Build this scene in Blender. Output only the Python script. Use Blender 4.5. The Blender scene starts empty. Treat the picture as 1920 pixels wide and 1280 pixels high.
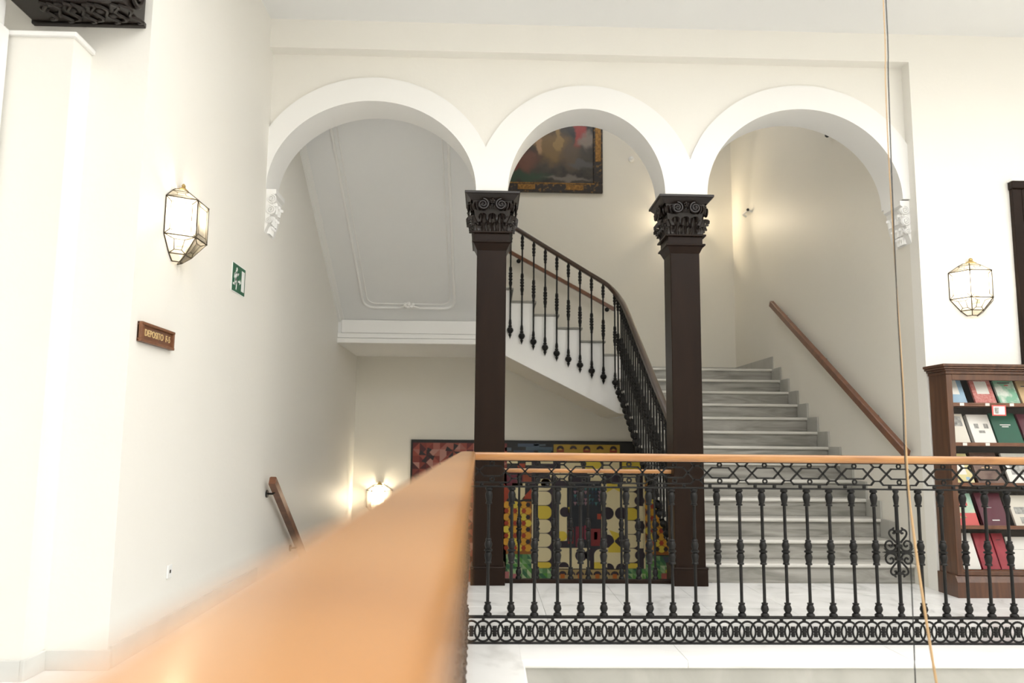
import bpy, bmesh, math, random
from mathutils import Vector, Matrix
R = math.radians
random.seed(7)
scene = bpy.context.scene
C = scene.collection

# ------------------------------------------------------------------ camera
EYE = Vector((0, 0, 1.19))
YAW, PITCH, ROLL = R(1.70), R(7.27), 0.0092
fw = Vector((math.sin(YAW)*math.cos(PITCH), math.cos(YAW)*math.cos(PITCH), math.sin(PITCH)))
rt = Vector((math.cos(YAW), -math.sin(YAW), 0))
up = rt.cross(fw)
r2 = rt*math.cos(ROLL) + up*math.sin(ROLL)
u2 = -rt*math.sin(ROLL) + up*math.cos(ROLL)
cam_d = bpy.data.cameras.new('camera')
cam_d.sensor_width = 36; cam_d.lens = 36*1493/1920
cam_d.clip_start = 0.02; cam_d.clip_end = 200
cam_d.dof.use_dof = True; cam_d.dof.focus_distance = 6.3; cam_d.dof.aperture_fstop = 1.8
cam = bpy.data.objects.new('camera', cam_d); C.objects.link(cam)
m = Matrix((r2, u2, -fw)).transposed().to_4x4(); m.translation = EYE
cam.matrix_world = m
scene.camera = cam

# ------------------------------------------------------------------ world (daylight over the open atrium) and exposure
w = bpy.data.worlds.new('daylight'); scene.world = w; w.use_nodes = True
bg = w.node_tree.nodes['Background']; bg.inputs[0].default_value = (1.0, 0.992, 0.975, 1); bg.inputs[1].default_value = 2.6
vs = scene.view_settings
vs.view_transform = 'Standard'; vs.look = 'None'; vs.gamma = 1; vs.use_curve_mapping = False
vs.exposure = 0.7
LAMP_W = 19

# ------------------------------------------------------------------ materials
MATS = {}
def mat(name, col, rough=.5, metal=0, spec=.5, coat=0, coat_r=.1):
    if name in MATS: return MATS[name]
    ma = bpy.data.materials.new(name); ma.use_nodes = True
    b = ma.node_tree.nodes['Principled BSDF']
    b.inputs['Base Color'].default_value = (*col, 1); b.inputs['Roughness'].default_value = rough
    b.inputs['Metallic'].default_value = metal; b.inputs['Specular IOR Level'].default_value = spec
    b.inputs['Coat Weight'].default_value = coat; b.inputs['Coat Roughness'].default_value = coat_r
    MATS[name] = ma; return ma
def nd(ma, t, **kw):
    n = ma.node_tree.nodes.new(t)
    for k, v in kw.items(): setattr(n, k, v)
    return n
def link(ma, a, b): ma.node_tree.links.new(a, b)
def bsdf(ma): return ma.node_tree.nodes['Principled BSDF']
def vary(ma, cols, scale=(1, 1, 1), nscale=4, detail=6, dist=0, pos=None, bump=0, bscale=None, rough=None):
    """noise-driven colour ramp in object space"""
    tc = nd(ma, 'ShaderNodeTexCoord'); mp = nd(ma, 'ShaderNodeMapping'); mp.inputs['Scale'].default_value = scale
    geo = nd(ma, 'ShaderNodeNewGeometry')
    link(ma, geo.outputs['Position'], mp.inputs[0])
    no = nd(ma, 'ShaderNodeTexNoise'); no.inputs['Scale'].default_value = nscale; no.inputs['Detail'].default_value = detail
    no.inputs['Distortion'].default_value = dist
    link(ma, mp.outputs[0], no.inputs['Vector'])
    cr = nd(ma, 'ShaderNodeValToRGB'); link(ma, no.outputs['Fac'], cr.inputs[0])
    el = cr.color_ramp.elements
    n = len(cols)
    pos = pos or [.25 + .5*i/(n-1) for i in range(n)]
    while len(el) < n: el.new(.5)
    for i, c in enumerate(cols): el[i].position = pos[i]; el[i].color = (*c, 1)
    link(ma, cr.outputs[0], bsdf(ma).inputs['Base Color'])
    if bump:
        n2 = nd(ma, 'ShaderNodeTexNoise'); n2.inputs['Scale'].default_value = bscale or 40
        link(ma, geo.outputs['Position'], n2.inputs['Vector'])
        bp = nd(ma, 'ShaderNodeBump'); bp.inputs['Strength'].default_value = bump; bp.inputs['Distance'].default_value = .02
        link(ma, n2.outputs['Fac'], bp.inputs['Height']); link(ma, bp.outputs[0], bsdf(ma).inputs['Normal'])
    return ma
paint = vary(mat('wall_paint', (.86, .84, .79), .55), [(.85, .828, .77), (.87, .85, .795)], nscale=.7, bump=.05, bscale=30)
paint_dim = vary(mat('wall_paint_dim', (.8, .76, .67), .5), [(.77, .738, .655), (.8, .768, .688)], nscale=.6, bump=.05, bscale=14)  # wall paint darkened and warmed: dimmer stairwell light put into the colour
white = mat('white_plaster', (.9, .895, .875), .5)
ceil_m = mat('ceiling_paint', (.86, .865, .86), .6)
marble = vary(mat('white_marble', (.85, .85, .84), .22), [(.6, .6, .59), (.82, .82, .81), (.9, .9, .89)], scale=(1.5, 1, 1), nscale=1.6, detail=8, dist=1.6, pos=[.28, .42, .6])
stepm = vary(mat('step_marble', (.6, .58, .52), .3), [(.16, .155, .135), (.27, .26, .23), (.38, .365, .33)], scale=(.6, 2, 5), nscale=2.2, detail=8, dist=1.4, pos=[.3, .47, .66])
lit_step_m = vary(mat('step_marble_lit', (.6, .58, .52), .25), [(.5, .485, .44), (.66, .64, .59)], scale=(.6, 2, 5), nscale=2.2, detail=8, dist=1.4)  # same marble as the risers, lightened so treads and nosings look lit
skirt_m = vary(mat('skirting_marble', (.6, .6, .57), .35), [(.34, .335, .3), (.47, .46, .425)], nscale=3, detail=6, dist=1)
iron = mat('cast_iron', (.011, .0105, .010), .42, 0, .22)
lacq = vary(mat('dark_lacquer', (.02, .011, .007), .3, 0, .12, .0, .2), [(.012, .0062, .0038), (.019, .0098, .006)], scale=(3, 3, .6), nscale=3)
carve = mat('carved_dark_wood', (.013, .008, .006), .3, 0, .4)
rail_w = vary(mat('rail_wood', (.5, .24, .09), .36, 0, .5, .6, .16), [(.29, .118, .03), (.4, .178, .05), (.48, .228, .068)], scale=(.7, .7, 5), nscale=5, detail=7, dist=.6)
hand_w = vary(mat('brown_wood', (.16, .055, .022), .35, 0, .5, .3, .2), [(.12, .04, .016), (.2, .075, .03)], scale=(2, 2, 2), nscale=6)
cab_w = vary(mat('cabinet_wood', (.12, .045, .018), .35, 0, .5, .3, .15), [(.05, .017, .007), (.085, .031, .012), (.125, .05, .019)], scale=(8, 8, .7), nscale=3, detail=7, dist=.7)
brass = mat('brass', (.55, .4, .16), .35, .9)
came = mat('came_metal', (.06, .045, .025), .5, .3)
gold = vary(mat('gilding', (.5, .3, .08), .4, .6), [(.08, .035, .01), (.36, .19, .05)], nscale=30)
black = mat('black_paint', (.01, .01, .01), .5)
plastic = mat('white_plastic', (.85, .85, .83), .4)
green_s = mat('sign_green', (.004, .1, .045), .45)
white_s = mat('sign_white', (.85, .87, .85), .45)
tan = mat('tan_rope', (.5, .33, .17), .8)
paper = mat('paper', (.78, .76, .7), .6)
ledge_m = vary(mat('ledge_marble', (.88, .87, .84), .25), [(.7, .69, .66), (.88, .87, .84), (.92, .91, .885)], nscale=1.2, detail=8, dist=2, pos=[.24, .36, .6])

def glass_mat(name, transp, tint=(1, 1, 1), transl=0.0):
    ma = bpy.data.materials.new(name); ma.use_nodes = True
    nt = ma.node_tree; nt.nodes.clear()
    out = nt.nodes.new('ShaderNodeOutputMaterial')
    t = nt.nodes.new('ShaderNodeBsdfTransparent'); t.inputs[0].default_value = (*tint, 1)
    g = nt.nodes.new('ShaderNodeBsdfGlossy'); g.inputs['Roughness'].default_value = .03
    mx = nt.nodes.new('ShaderNodeMixShader')
    if transl:
        tl = nt.nodes.new('ShaderNodeBsdfTranslucent'); tl.inputs[0].default_value = (.95, .93, .88, 1)
        m0 = nt.nodes.new('ShaderNodeMixShader'); m0.inputs[0].default_value = transl
        nt.links.new(t.outputs[0], m0.inputs[1]); nt.links.new(tl.outputs[0], m0.inputs[2]); src = m0
    else: src = t
    fr = nt.nodes.new('ShaderNodeFresnel'); fr.inputs[0].default_value = transp
    nt.links.new(fr.outputs[0], mx.inputs[0]); nt.links.new(src.outputs[0], mx.inputs[1]); nt.links.new(g.outputs[0], mx.inputs[2])
    nt.links.new(mx.outputs[0], out.inputs[0])
    MATS[name] = ma; return ma
lampglass = glass_mat('lamp_glass', 1.3, (1, 1, .98), .2)
cabglass = glass_mat('cabinet_glass', 1.16)
def emit(name, col, s):
    ma = bpy.data.materials.new(name); ma.use_nodes = True; b = bsdf(ma)
    b.inputs['Base Color'].default_value = (.9, .9, .85, 1)
    b.inputs['Emission Color'].default_value = (*col, 1); b.inputs['Emission Strength'].default_value = s
    MATS[name] = ma; return ma
bulb_m = emit('bulb_glow', (1, .86, .66), 8)

# ------------------------------------------------------------------ mesh helpers
class MB:
    def __init__(s): s.v = []; s.f = []; s.m = []
    def add(s, vs, fs, mi=0, M=None):
        o = len(s.v)
        s.v += [tuple(M @ Vector(p)) if M else tuple(p) for p in vs]
        s.f += [tuple(i+o for i in f) for f in fs]; s.m += [mi]*len(fs); return s
    def box(s, x0, x1, y0, y1, z0, z1, mi=0, M=None):
        v = [(x, y, z) for z in (z0, z1) for y in (y0, y1) for x in (x0, x1)]
        return s.add(v, [(0, 2, 3, 1), (4, 5, 7, 6), (0, 1, 5, 4), (2, 6, 7, 3), (0, 4, 6, 2), (1, 3, 7, 5)], mi, M)
    def cbox(s, x0, x1, y0, y1, z0, z1, b=.005, seg=2, mi=0):
        bm = bmesh.new(); bmesh.ops.create_cube(bm, size=1)
        for v in bm.verts: v.co = Vector(((x0+x1)/2+v.co.x*(x1-x0), (y0+y1)/2+v.co.y*(y1-y0), (z0+z1)/2+v.co.z*(z1-z0)))
        bmesh.ops.bevel(bm, geom=bm.edges[:], offset=b, segments=seg, affect='EDGES', profile=.5)
        bm.verts.index_update()
        s.add([v.co for v in bm.verts], [[v.index for v in f.verts] for f in bm.faces], mi); bm.free(); return s
    def prism(s, pts, axis, a, b, mi=0):
        """2-D outline extruded along axis: 'x' pts=(y,z), 'y' pts=(x,z), 'z' pts=(x,y)"""
        f = {'x': lambda p, t: (t, p[0], p[1]), 'y': lambda p, t: (p[0], t, p[1]), 'z': lambda p, t: (p[0], p[1], t)}[axis]
        n = len(pts); v = [f(p, a) for p in pts] + [f(p, b) for p in pts]
        fs = [tuple(range(n)), tuple(range(2*n-1, n-1, -1))] + [(i, i+n, (i+1) % n+n, (i+1) % n) for i in range(n)]
        return s.add(v, fs, mi)
    def lathe(s, prof, n=12, M=None, mi=0):
        v = []; fs = []
        for r, z in prof:
            for i in range(n): a = 2*math.pi*i/n; v.append((r*math.cos(a), r*math.sin(a), z))
        for j in range(len(prof)-1):
            for i in range(n): k = (i+1) % n; fs.append((j*n+i, j*n+k, (j+1)*n+k, (j+1)*n+i))
        fs.append(tuple(range(n-1, -1, -1))); fs.append(tuple((len(prof)-1)*n+i for i in range(n)))
        return s.add(v, fs, mi, M)
    def tube(s, path, r, n=8, closed=False, mi=0, M=None, up=(0, 0, 1)):
        P = [Vector(p) for p in path]; N = len(P); rr = r if isinstance(r, (list, tuple)) else [r]*N
        v = []; fs = []
        u0 = Vector(up)
        for i in range(N):
            t = (P[(i+1) % N]-P[i-1]) if closed else (P[min(i+1, N-1)]-P[max(i-1, 0)])
            t.normalize()
            a = t.cross(u0)
            if a.length < 1e-3: a = t.cross(Vector((1, 0, 0)))
            a.normalize(); b = a.cross(t)
            for k in range(n): an = 2*math.pi*k/n; v.append(P[i]+(a*math.cos(an)+b*math.sin(an))*rr[i])
        L = N if closed else N-1
        for i in range(L):
            j = (i+1) % N
            for k in range(n): q = (k+1) % n; fs.append((i*n+k, i*n+q, j*n+q, j*n+k))
        if not closed: fs.append(tuple(range(n-1, -1, -1))); fs.append(tuple((N-1)*n+k for k in range(n)))
        return s.add(v, fs, mi, M)
    def sweep(s, path, prof, mi=0):
        """profile (side, up) swept along a 3-D path, up stays near +Z"""
        P = [Vector(p) for p in path]; N = len(P); n = len(prof); v = []; fs = []
        for i in range(N):
            t = P[min(i+1, N-1)]-P[max(i-1, 0)]; t.normalize()
            a = t.cross(Vector((0, 0, 1))).normalized(); b = a.cross(t).normalized()
            for x, z in prof: v.append(P[i]+a*x+b*z)
        for i in range(N-1):
            for k in range(n): q = (k+1) % n; fs.append((i*n+k, i*n+q, (i+1)*n+q, (i+1)*n+k))
        fs.append(tuple(range(n-1, -1, -1))); fs.append(tuple((N-1)*n+k for k in range(n)))
        return s.add(v, fs, mi)
    def bar(s, p, q, wd, y0, y1, mi=0):
        """flat bar between two (x,z) points, thickness wd, from y0 to y1"""
        p = Vector(p); q = Vector(q); d = (q-p); L = d.length; d /= L; nrm = Vector((-d.y, d.x))*wd/2; e = d*wd*.35
        a = [p-e+nrm, p-e-nrm, q+e-nrm, q+e+nrm]
        return s.prism([(t.x, t.y) for t in a], 'y', y0, y1, mi)
    def ball(s, c, r, n=8, mi=0, sq=(1, 1, 1)):
        prof = [(max(1e-4, math.sin(math.pi*i/n)), -math.cos(math.pi*i/n)) for i in range(n+1)]
        return s.lathe(prof, n+2, Matrix.Translation(c) @ Matrix.Diagonal((r*sq[0], r*sq[1], r*sq[2], 1)), mi)
    def mesh(s, name, mats, smooth=False):
        me = bpy.data.meshes.new(name); me.from_pydata([tuple(p) for p in s.v], [], s.f)
        if not isinstance(mats, (list, tuple)): mats = [mats]
        for ma in mats: me.materials.append(ma)
        me.polygons.foreach_set('material_index', s.m)
        bm = bmesh.new(); bm.from_mesh(me); bmesh.ops.recalc_face_normals(bm, faces=bm.faces[:]); bm.to_mesh(me); bm.free()
        if smooth:
            me.polygons.foreach_set('use_smooth', [True]*len(me.polygons))
            me.set_sharp_from_angle(angle=R(42))
        me.update(); return me
    def build(s, name, mats, parent=None, smooth=False): return obj(name, s.mesh(name, mats, smooth), parent)
WM = {}
def obj(name, me, parent=None, M=None):
    o = bpy.data.objects.new(name, me); C.objects.link(o)
    M = M or Matrix.Identity(4)
    if parent: o.parent = parent; o.matrix_parent_inverse = WM[parent.name].inverted()
    o.matrix_basis = M; WM[o.name] = M; return o
def tag(o, label, cat, group=None):
    o['label'] = label; o['category'] = cat
    if group: o['group'] = group
    return o
def thing(name, label, cat, loc=(0, 0, 0), group=None):
    return tag(obj(name, None, None, Matrix.Translation(loc)), label, cat, group)
def struct(name, mb, mats, smooth=False, label=None):
    o = mb.build(name, mats, None, smooth); o['kind'] = 'structure'
    if label: o['label'] = label
    return o
def T(x, y, z, rz=0, s=None):
    M = Matrix.Translation((x, y, z)) @ Matrix.Rotation(rz, 4, 'Z')
    if s: M = M @ Matrix.Diagonal((*s, 1))
    return M
def smoothpath(P, n=6):
    P = [Vector(p) for p in P]; out = []
    for i in range(len(P)-1):
        p0 = P[max(i-1, 0)]; p1 = P[i]; p2 = P[i+1]; p3 = P[min(i+2, len(P)-1)]
        for k in range(n):
            t = k/n
            out.append(.5*((2*p1)+(p2-p0)*t+(2*p0-5*p1+4*p2-p3)*t*t+(3*p1-p0-3*p2+p3)*t**3))
    out.append(P[-1]); return out

# ------------------------------------------------------------------ main dimensions
XL, XR = -1.972, 3.775            # side walls of the stairwell
Y0, YK, YW, YB = 6.86, 7.22, 6.73, 11.97   # arcade front/back, right hall wall, back wall
ZC = 4.915                        # hall ceiling
XS, XE = 1.72, .05                # inner strings of the flights
YF = 10.39                        # front of the cross flight
RIS, TRD, Y1 = .1688, .277, 7.065
ZL1 = 13*RIS                      # first landing
LOW = -4.4

# ------------------------------------------------------------------ room shell
struct('wall_left', MB().box(XL-.25, XL, 4.40, Y0+.18, LOW, 7.6), paint)
struct('wall_stair_left', MB().box(XL-.25, XL, Y0+.18, YB, LOW, 7.6), paint)
struct('wall_stair_right', MB().box(XR, XR+.25, Y0+.02, YB, LOW, 7.6), paint_dim)
struct('wall_right', MB().box(XR, 9, YW, Y0+.02, -.3, ZC), paint)
struct('wall_opposite', MB().box(-4.2, 9, -6.2, -6, LOW, 6.2), paint)
struct('wall_hall_right', MB().box(9, 9.2, -6.2, Y0, LOW, 6.2), paint)
struct('wall_hall_left', MB().box(-4.4, -4.2, -6.2, 4.65, LOW, 6.2), paint)
struct('wall_back', MB().box(XL-.25, XR+.25, YB, YB+.25, LOW, 7.6), paint_dim)
struct('wall_alcove', MB().box(-4.2, XL-.25, 4.40, 4.65, -.3, ZC).box(XL-.25, XL, 4.3999, 4.40, 0, ZC), paint)
struct('ceiling', MB().box(-6, 9, 4.25, Y0, ZC, ZC+.25), ceil_m)
struct('ceiling_gallery', MB().box(-4.2, -.9, -6, 4.25, ZC, ZC+.25), ceil_m)
# stairwell ceiling with an unseen opening added to brighten the stairs below
SKX0, SKX1, SKY0, SKY1 = .6, 2.6, 8.2, 10.4
struct('ceiling_stairwell', MB().box(XL-.25, SKX0, YK, YB+.25, 7.6, 7.8).box(SKX1, XR+.25, YK, YB+.25, 7.6, 7.8).box(SKX0, SKX1, YK, SKY0, 7.6, 7.8).box(SKX0, SKX1, SKY1, YB+.25, 7.6, 7.8), ceil_m)

# arcade wall with three arches
ARCH = [(-1.05, .922, .82, 1.091, 1.04, XL, -.027, 3.395), (.8555, .7025, .785, .985, 1.003, -.027, 1.81, 3.40), (2.823, .886, .825, 1.09, 1.05, 1.81, XR, 3.40)]
def zin(a, x):
    t = (x-a[0])/a[1]
    return a[7]+a[2]*math.sqrt(max(0, 1-t*t)) if abs(t) < 1 else a[7]
def zout(a, x):
    t = (x-a[0])/a[3]
    return a[7]+a[4]*math.sqrt(max(0, 1-t*t)) if abs(t) < 1 else a[7]
def xs_of(a):
    xs = [a[5]+(a[0]-a[1]-a[5])*i/12 for i in range(12)] + [a[6]+(a[0]+a[1]-a[6])*i/12 for i in range(12)] + [a[0]+a[1]*math.cos(math.pi*i/56) for i in range(57)]
    return sorted(x for x in set(round(q, 5) for q in xs) if a[5]-1e-6 <= x <= a[6]+1e-6)
wallm = MB(); allx = []
for i, a in enumerate(ARCH):
    X = xs_of(a)
    low = [(x, zin(a, x)) for x in X]; hi = [(x, max([zout(q, x) for q in ARCH]+[zin(a, x)+.02])) for x in X]
    b = MB(); ya, yb = Y0-.03, YK+.004
    n = len(X); v = [(x, ya, z) for x, z in low]+[(x, ya, z) for x, z in hi]+[(x, yb, z) for x, z in low]+[(x, yb, z) for x, z in hi]
    fs = []
    for k in range(n-1):
        fs += [(k, k+1, n+k+1, n+k), (2*n+k, 3*n+k, 3*n+k+1, 2*n+k+1), (k, 2*n+k, 2*n+k+1, k+1), (n+k, n+k+1, 3*n+k+1, 3*n+k)]
    fs += [(0, n, 3*n, 2*n), (n-1, 3*n-1, 4*n-1, 2*n-1)]
    b.add(v, fs)
    struct('trim_%d' % (i+1), b, white, True)
    allx += [(x, z-.004) for x, z in hi]
allx = sorted(set(allx))
n = len(allx); zt = 7.6
v = [(x, Y0, z) for x, z in allx]+[(x, Y0, zt) for x, z in allx]+[(x, YK, z) for x, z in allx]+[(x, YK, zt) for x, z in allx]
fs = []
for k in range(n-1): fs += [(k, k+1, n+k+1, n+k), (2*n+k, 3*n+k, 3*n+k+1, 2*n+k+1), (k, 2*n+k, 2*n+k+1, k+1), (n+k, n+k+1, 3*n+k+1, 3*n+k)]
fs += [(0, n, 3*n, 2*n), (n-1, 3*n-1, 4*n-1, 2*n-1)]
struct('wall_arcade', MB().add(v, fs), paint)
struct('trim_4', MB().box(XL, XR, YW, Y0, 4.65, ZC), paint)

# floors
fl = struct('floor', MB().box(-6, 8, 4.60, 7.09, -.3, -.02).box(XE, XS, 7.09, YK, -.3, -.02).box(-6, .19, -3, 4.60, -.3, -.02), skirt_m)
def tile(x0, x1, y0, y1, name='marble_tile', ma=marble, g=.0012, top=0, b=.0015):
    cbo = MB().cbox(x0+g, x1-g, y0+g, y1-g, -.025, top, b, 1); cbo.build(name, ma, fl)
for i in range(12):
    for j in range(4):
        x0 = XL+i*.6; y0 = 4.985+j*.52625
        tile(x0, x0+.6, y0, y0+.52625)
tile(XE+.02, XS-.01, 7.09, YK)
for i in range(5):
    for j in range(6):
        x0 = -.17-(i+1)*.6; tile(x0, x0+.6, 4.985-(j+1)*.6, 4.985-j*.6)
def ledge(p0, p1, axis, o0, o1, oi):
    # slab with a bull nose on its inner edge
    r = .0225; pr = [(o0, -.045), (o1, -.045)]
    sgn = 1 if o1 > o0 else -1
    pr += [(o1+sgn*(r*math.cos(t)), -.0225+r*math.sin(t)) for t in [R(a) for a in range(-70, 91, 20)]] + [(o0, 0)]
    b = MB()
    b.prism(pr, 'x' if axis == 'x' else 'y', p0, p1); b.build('ledge_slab', ledge_m, fl, True)
for a0, a1 in ((.205, 1.13), (1.133, 2.4), (2.403, 3.6), (3.603, 5.2)):
    ledge(a0, a1, 'x', 4.983, 4.60, 0)
for a0, a1 in ((-2, 1.2), (1.203, 2.9), (2.903, 4.983)):
    ledge(a0, a1, 'y', -.17, .20 if a1 < 4 else .2, 0)
struct('wall_atrium', MB().box(.25, 8, 4.64, 4.9, LOW, -.046).box(-.1, .165, -3, 4.9, LOW, -.046), paint)
struct('floor_lower', MB().box(-6, 14, -8, YB+.25, LOW-.2, LOW), marble)

base_m = vary(mat('baseboard_marble', (.7, .7, .67), .35), [(.62, .615, .575), (.74, .735, .7)], nscale=3, detail=6, dist=1)
# skirting along the left wall and the alcove
bb = MB().cbox(XL, XL+.02, 4.42, 7.08, 0, .115, .003)
struct('baseboard_left', bb, base_m)
struct('baseboard_alcove', MB().cbox(-2.29, XL+.02, 4.38, 4.3998, 0, .1, .003).cbox(-2.296, -2.276, 4.18, 4.38, 0, .1, .003).cbox(-3.4, -2.2965, 4.18, 4.1998, 0, .1, .003), base_m)
struct('baseboard_right', MB().cbox(XR+.01, 3.79, YW-.02, YW-.0005, 0, .1, .003), base_m)

# boxed pier beside the alcove
p = thing('wall_pier', 'white plastered boxed pier with flat cap at the left edge', 'pier', (-2.6, 4.3, 0))
MB().box(-3.3, -2.296, 4.2, 4.3995, 0, 3.385).build('body', paint, p)
MB().cbox(-3.32, -2.276, 4.18, 4.3995, 3.375, 3.402, .004).build('cap', white, p)

# white glazed screen at the far left edge (runs towards the viewer)
d = MB(); XD = -2.66
d.cbox(XD-.05, XD+.03, 4.05, 4.178, 0, 3.40, .01).cbox(XD-.05, XD+.03, 1.9, 4.05, 3.28, 3.40, .01)
d.cbox(XD-.05, XD+.01, 4.05, 4.16, 3.41, 4.8, .01).cbox(XD-.04, XD, 1.9, 4.05, 3.41, 3.47, .008).cbox(XD-.04, XD+.005, 3.86, 3.91, 3.47, 4.8, .006)
dr = struct('door_1', d, white)
MB().box(XD-.03, XD-.02, 1.9, 4.05, 0, 3.28).build('glass_pane', cabglass, dr)
MB().box(XD-.03, XD-.02, 1.9, 3.86, 3.47, 4.8).build('glass_pane', cabglass, dr)
MB().cbox(XD-.04, XD+.01, 3.9, 4.05, 0, 3.28, .01).build('stile', white, dr)

# ------------------------------------------------------------------ carved leaf / volute shapes
def leaf_mesh(name, wd, h, curl, ma, lobes=3):
    n, mm = 7, 9; F = []; B = []
    for j in range(mm):
        t = j/(mm-1)
        ang = t*R(35) if t < .6 else R(21)+(t-.6)/.4*R(165)
        F.append(ang)
    pts = [(0, 0)]; st = h/(mm-1)*1.12
    for j in range(1, mm): a = F[j]; pts.append((pts[-1][0]-math.sin(a)*st*curl, pts[-1][1]+math.cos(a)*st))
    v = []; fs = []
    for lay in (0, 1):
        for j in range(mm):
            t = j/(mm-1); ww = wd/2*(.75+.35*math.sin(math.pi*min(1, t*1.15)))*(1-.8*max(0, t-.5)/.5)*(1+.16*math.cos(2*math.pi*lobes*t))
            for i in range(n):
                s = -1+2*i/(n-1)
                rib = .16*wd*(1-abs(s))**.7 + .05*wd*math.cos(3*math.pi*s)
                y = pts[j][0]-(rib if lay == 0 else -.012)
                v.append((s*ww, y, pts[j][1]))
    o = n*mm
    for lay in (0, 1):
        for j in range(mm-1):
            for i in range(n-1):
                q = lay*o+j*n+i; fs.append((q, q+1, q+n+1, q+n))
    rim = [i for i in range(n)]+[j*n+n-1 for j in range(1, mm)]+[(mm-1)*n+i for i in range(n-2, -1, -1)]+[j*n for j in range(mm-2, 0, -1)]
    for k in range(len(rim)): a, b = rim[k], rim[(k+1) % len(rim)]; fs.append((a, b, b+o, a+o))
    return MB().add(v, fs).mesh(name, ma, True)
def volute_mesh(name, Rr, sgn, ma, turns=2.2, tr=.2):
    N = 44; path = []; rad = []
    for i in range(N):
        t = i/(N-1); a = R(90)-sgn*turns*2*math.pi*t
        r = Rr*(1-.86*t)
        path.append((r*math.cos(a), -.006-.012*t, r*math.sin(a))); rad.append(Rr*tr*(1-.45*t))
    b = MB().tube(path, rad, 6, up=(0, 1, 0)); b.ball((0, -.018, 0), Rr*.2, 6)
    prof = [(Rr*.9, .012), (Rr*.9, .045)]
    b.lathe(prof, 16, Matrix.Rotation(R(-90), 4, 'X')); return b.mesh(name, ma, True)

# ------------------------------------------------------------------ columns
leafA = leaf_mesh('acanthus_leaf', .066, .11, 1.0, carve)
leafB = leaf_mesh('acanthus_leaf', .072, .215, .75, carve)
leafC = leaf_mesh('acanthus_leaf', .1, .1, 1.1, carve)
leafD = leaf_mesh('acanthus_leaf', .1, .18, 1.0, carve)
volL = volute_mesh('volute', .05, 1, carve, 2.0, .2); volR = volute_mesh('volute', .05, -1, carve, 2.0, .2)
ros_b = MB(); [ros_b.ball((.016*math.cos(i*R(72)+R(90)), -.008, .016*math.sin(i*R(72)+R(90))), .011, 6) for i in range(5)]; ros_b.ball((0, -.016, 0), .008, 6)
rosC = ros_b.mesh('rosette', carve, True)
fluteM = MB(); [fluteM.tube([(x*.0125, -.012-.004*(2-abs(x)), .05), (x*.011, -.02, .025), (x*.009, -.008, 0)], .0055, 6) for x in range(-3, 4)]
fluteM = fluteM.mesh('fluted_band', carve, True)
def frustum(b, h0, h1, z0, z1):
    v = [(-h0, -h0, z0), (h0, -h0, z0), (h0, h0, z0), (-h0, h0, z0), (-h1, -h1, z1), (h1, -h1, z1), (h1, h1, z1), (-h1, h1, z1)]
    return b.add(v, [(3, 2, 1, 0), (4, 5, 6, 7), (0, 1, 5, 4), (1, 2, 6, 5), (2, 3, 7, 6), (3, 0, 4, 7)])
col_mesh = {
 'base': MB().cbox(-.146, .146, -.146, .146, 0, .15, .004).cbox(-.15, .15, -.15, .15, .135, .156, .006).mesh('base', lacq),
 'shaft': MB().cbox(-.131, .131, -.131, .131, .15, 2.89, .006).mesh('shaft', lacq),
 'neck': frustum(frustum(MB(), .131, .158, 2.885, 2.942), .158, .168, 2.942, 2.95).cbox(-.176, .176, -.176, .176, 2.95, 2.966, .003).cbox(-.155, .155, -.155, .155, 2.964, 3.036, .003).cbox(-.182, .182, -.182, .182, 3.034, 3.05, .003).mesh('neck', lacq),
 'bell': frustum(frustum(MB(), .145, .15, 3.05, 3.18), .15, .178, 3.18, 3.335).mesh('capital_bell', carve),
 'abacus': frustum(frustum(MB(), .19, .2, 3.328, 3.34), .2, .235, 3.34, 3.378).cbox(-.244, .244, -.244, .244, 3.376, 3.398, .003).mesh('abacus', carve)}
def column(cx, cy, label):
    t = thing('column', label, 'column', (cx, cy, 0), 'dark square arcade columns')
    obj('base', col_mesh['base'], t, T(cx, cy, 0)); obj('shaft', col_mesh['shaft'], t, T(cx, cy, 0)); obj('neck', col_mesh['neck'], t, T(cx, cy, 0))
    cap = obj('capital', col_mesh['bell'], t, T(cx, cy, 0))
    obj('abacus', col_mesh['abacus'], t, T(cx, cy, 0))
    for k in range(4):
        M = T(cx, cy, 0, k*R(90))
        for sx, me in ((-.08, volL), (.08, volR)): obj('volute', me, cap, M @ T(sx, -.205, 3.283))
        obj('rosette', rosC, cap, M @ T(0, -.2, 3.315)); obj('fluted_band', fluteM, cap, M @ T(0, -.176, 3.25))
        for sx in (-.11, -.037, .037, .11): obj('acanthus_leaf', leafA, cap, M @ T(sx, -.152, 3.052))
        for sx in (-.085, 0, .085): obj('acanthus_leaf', leafB, cap, M @ T(sx, -.152, 3.055))
        D = T(cx, cy, 0, k*R(90)+R(45))
        obj('acanthus_leaf', leafC, cap, D @ T(0, -.195, 3.052)); obj('acanthus_leaf', leafD, cap, D @ T(0, -.2, 3.06))
        obj('volute', volL, cap, D @ T(-.002, -.2, 3.285, R(90)) @ T(0, -.03, 0)); obj('volute', volR, cap, D @ T(.002, -.2, 3.285, R(-90)) @ T(0, -.03, 0))
    return t
column(.018, 7.045, 'dark lacquered square column with carved capital between the first two arches')
column(1.745, 7.045, 'dark lacquered square column with carved capital beside the marble stairs')

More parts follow.
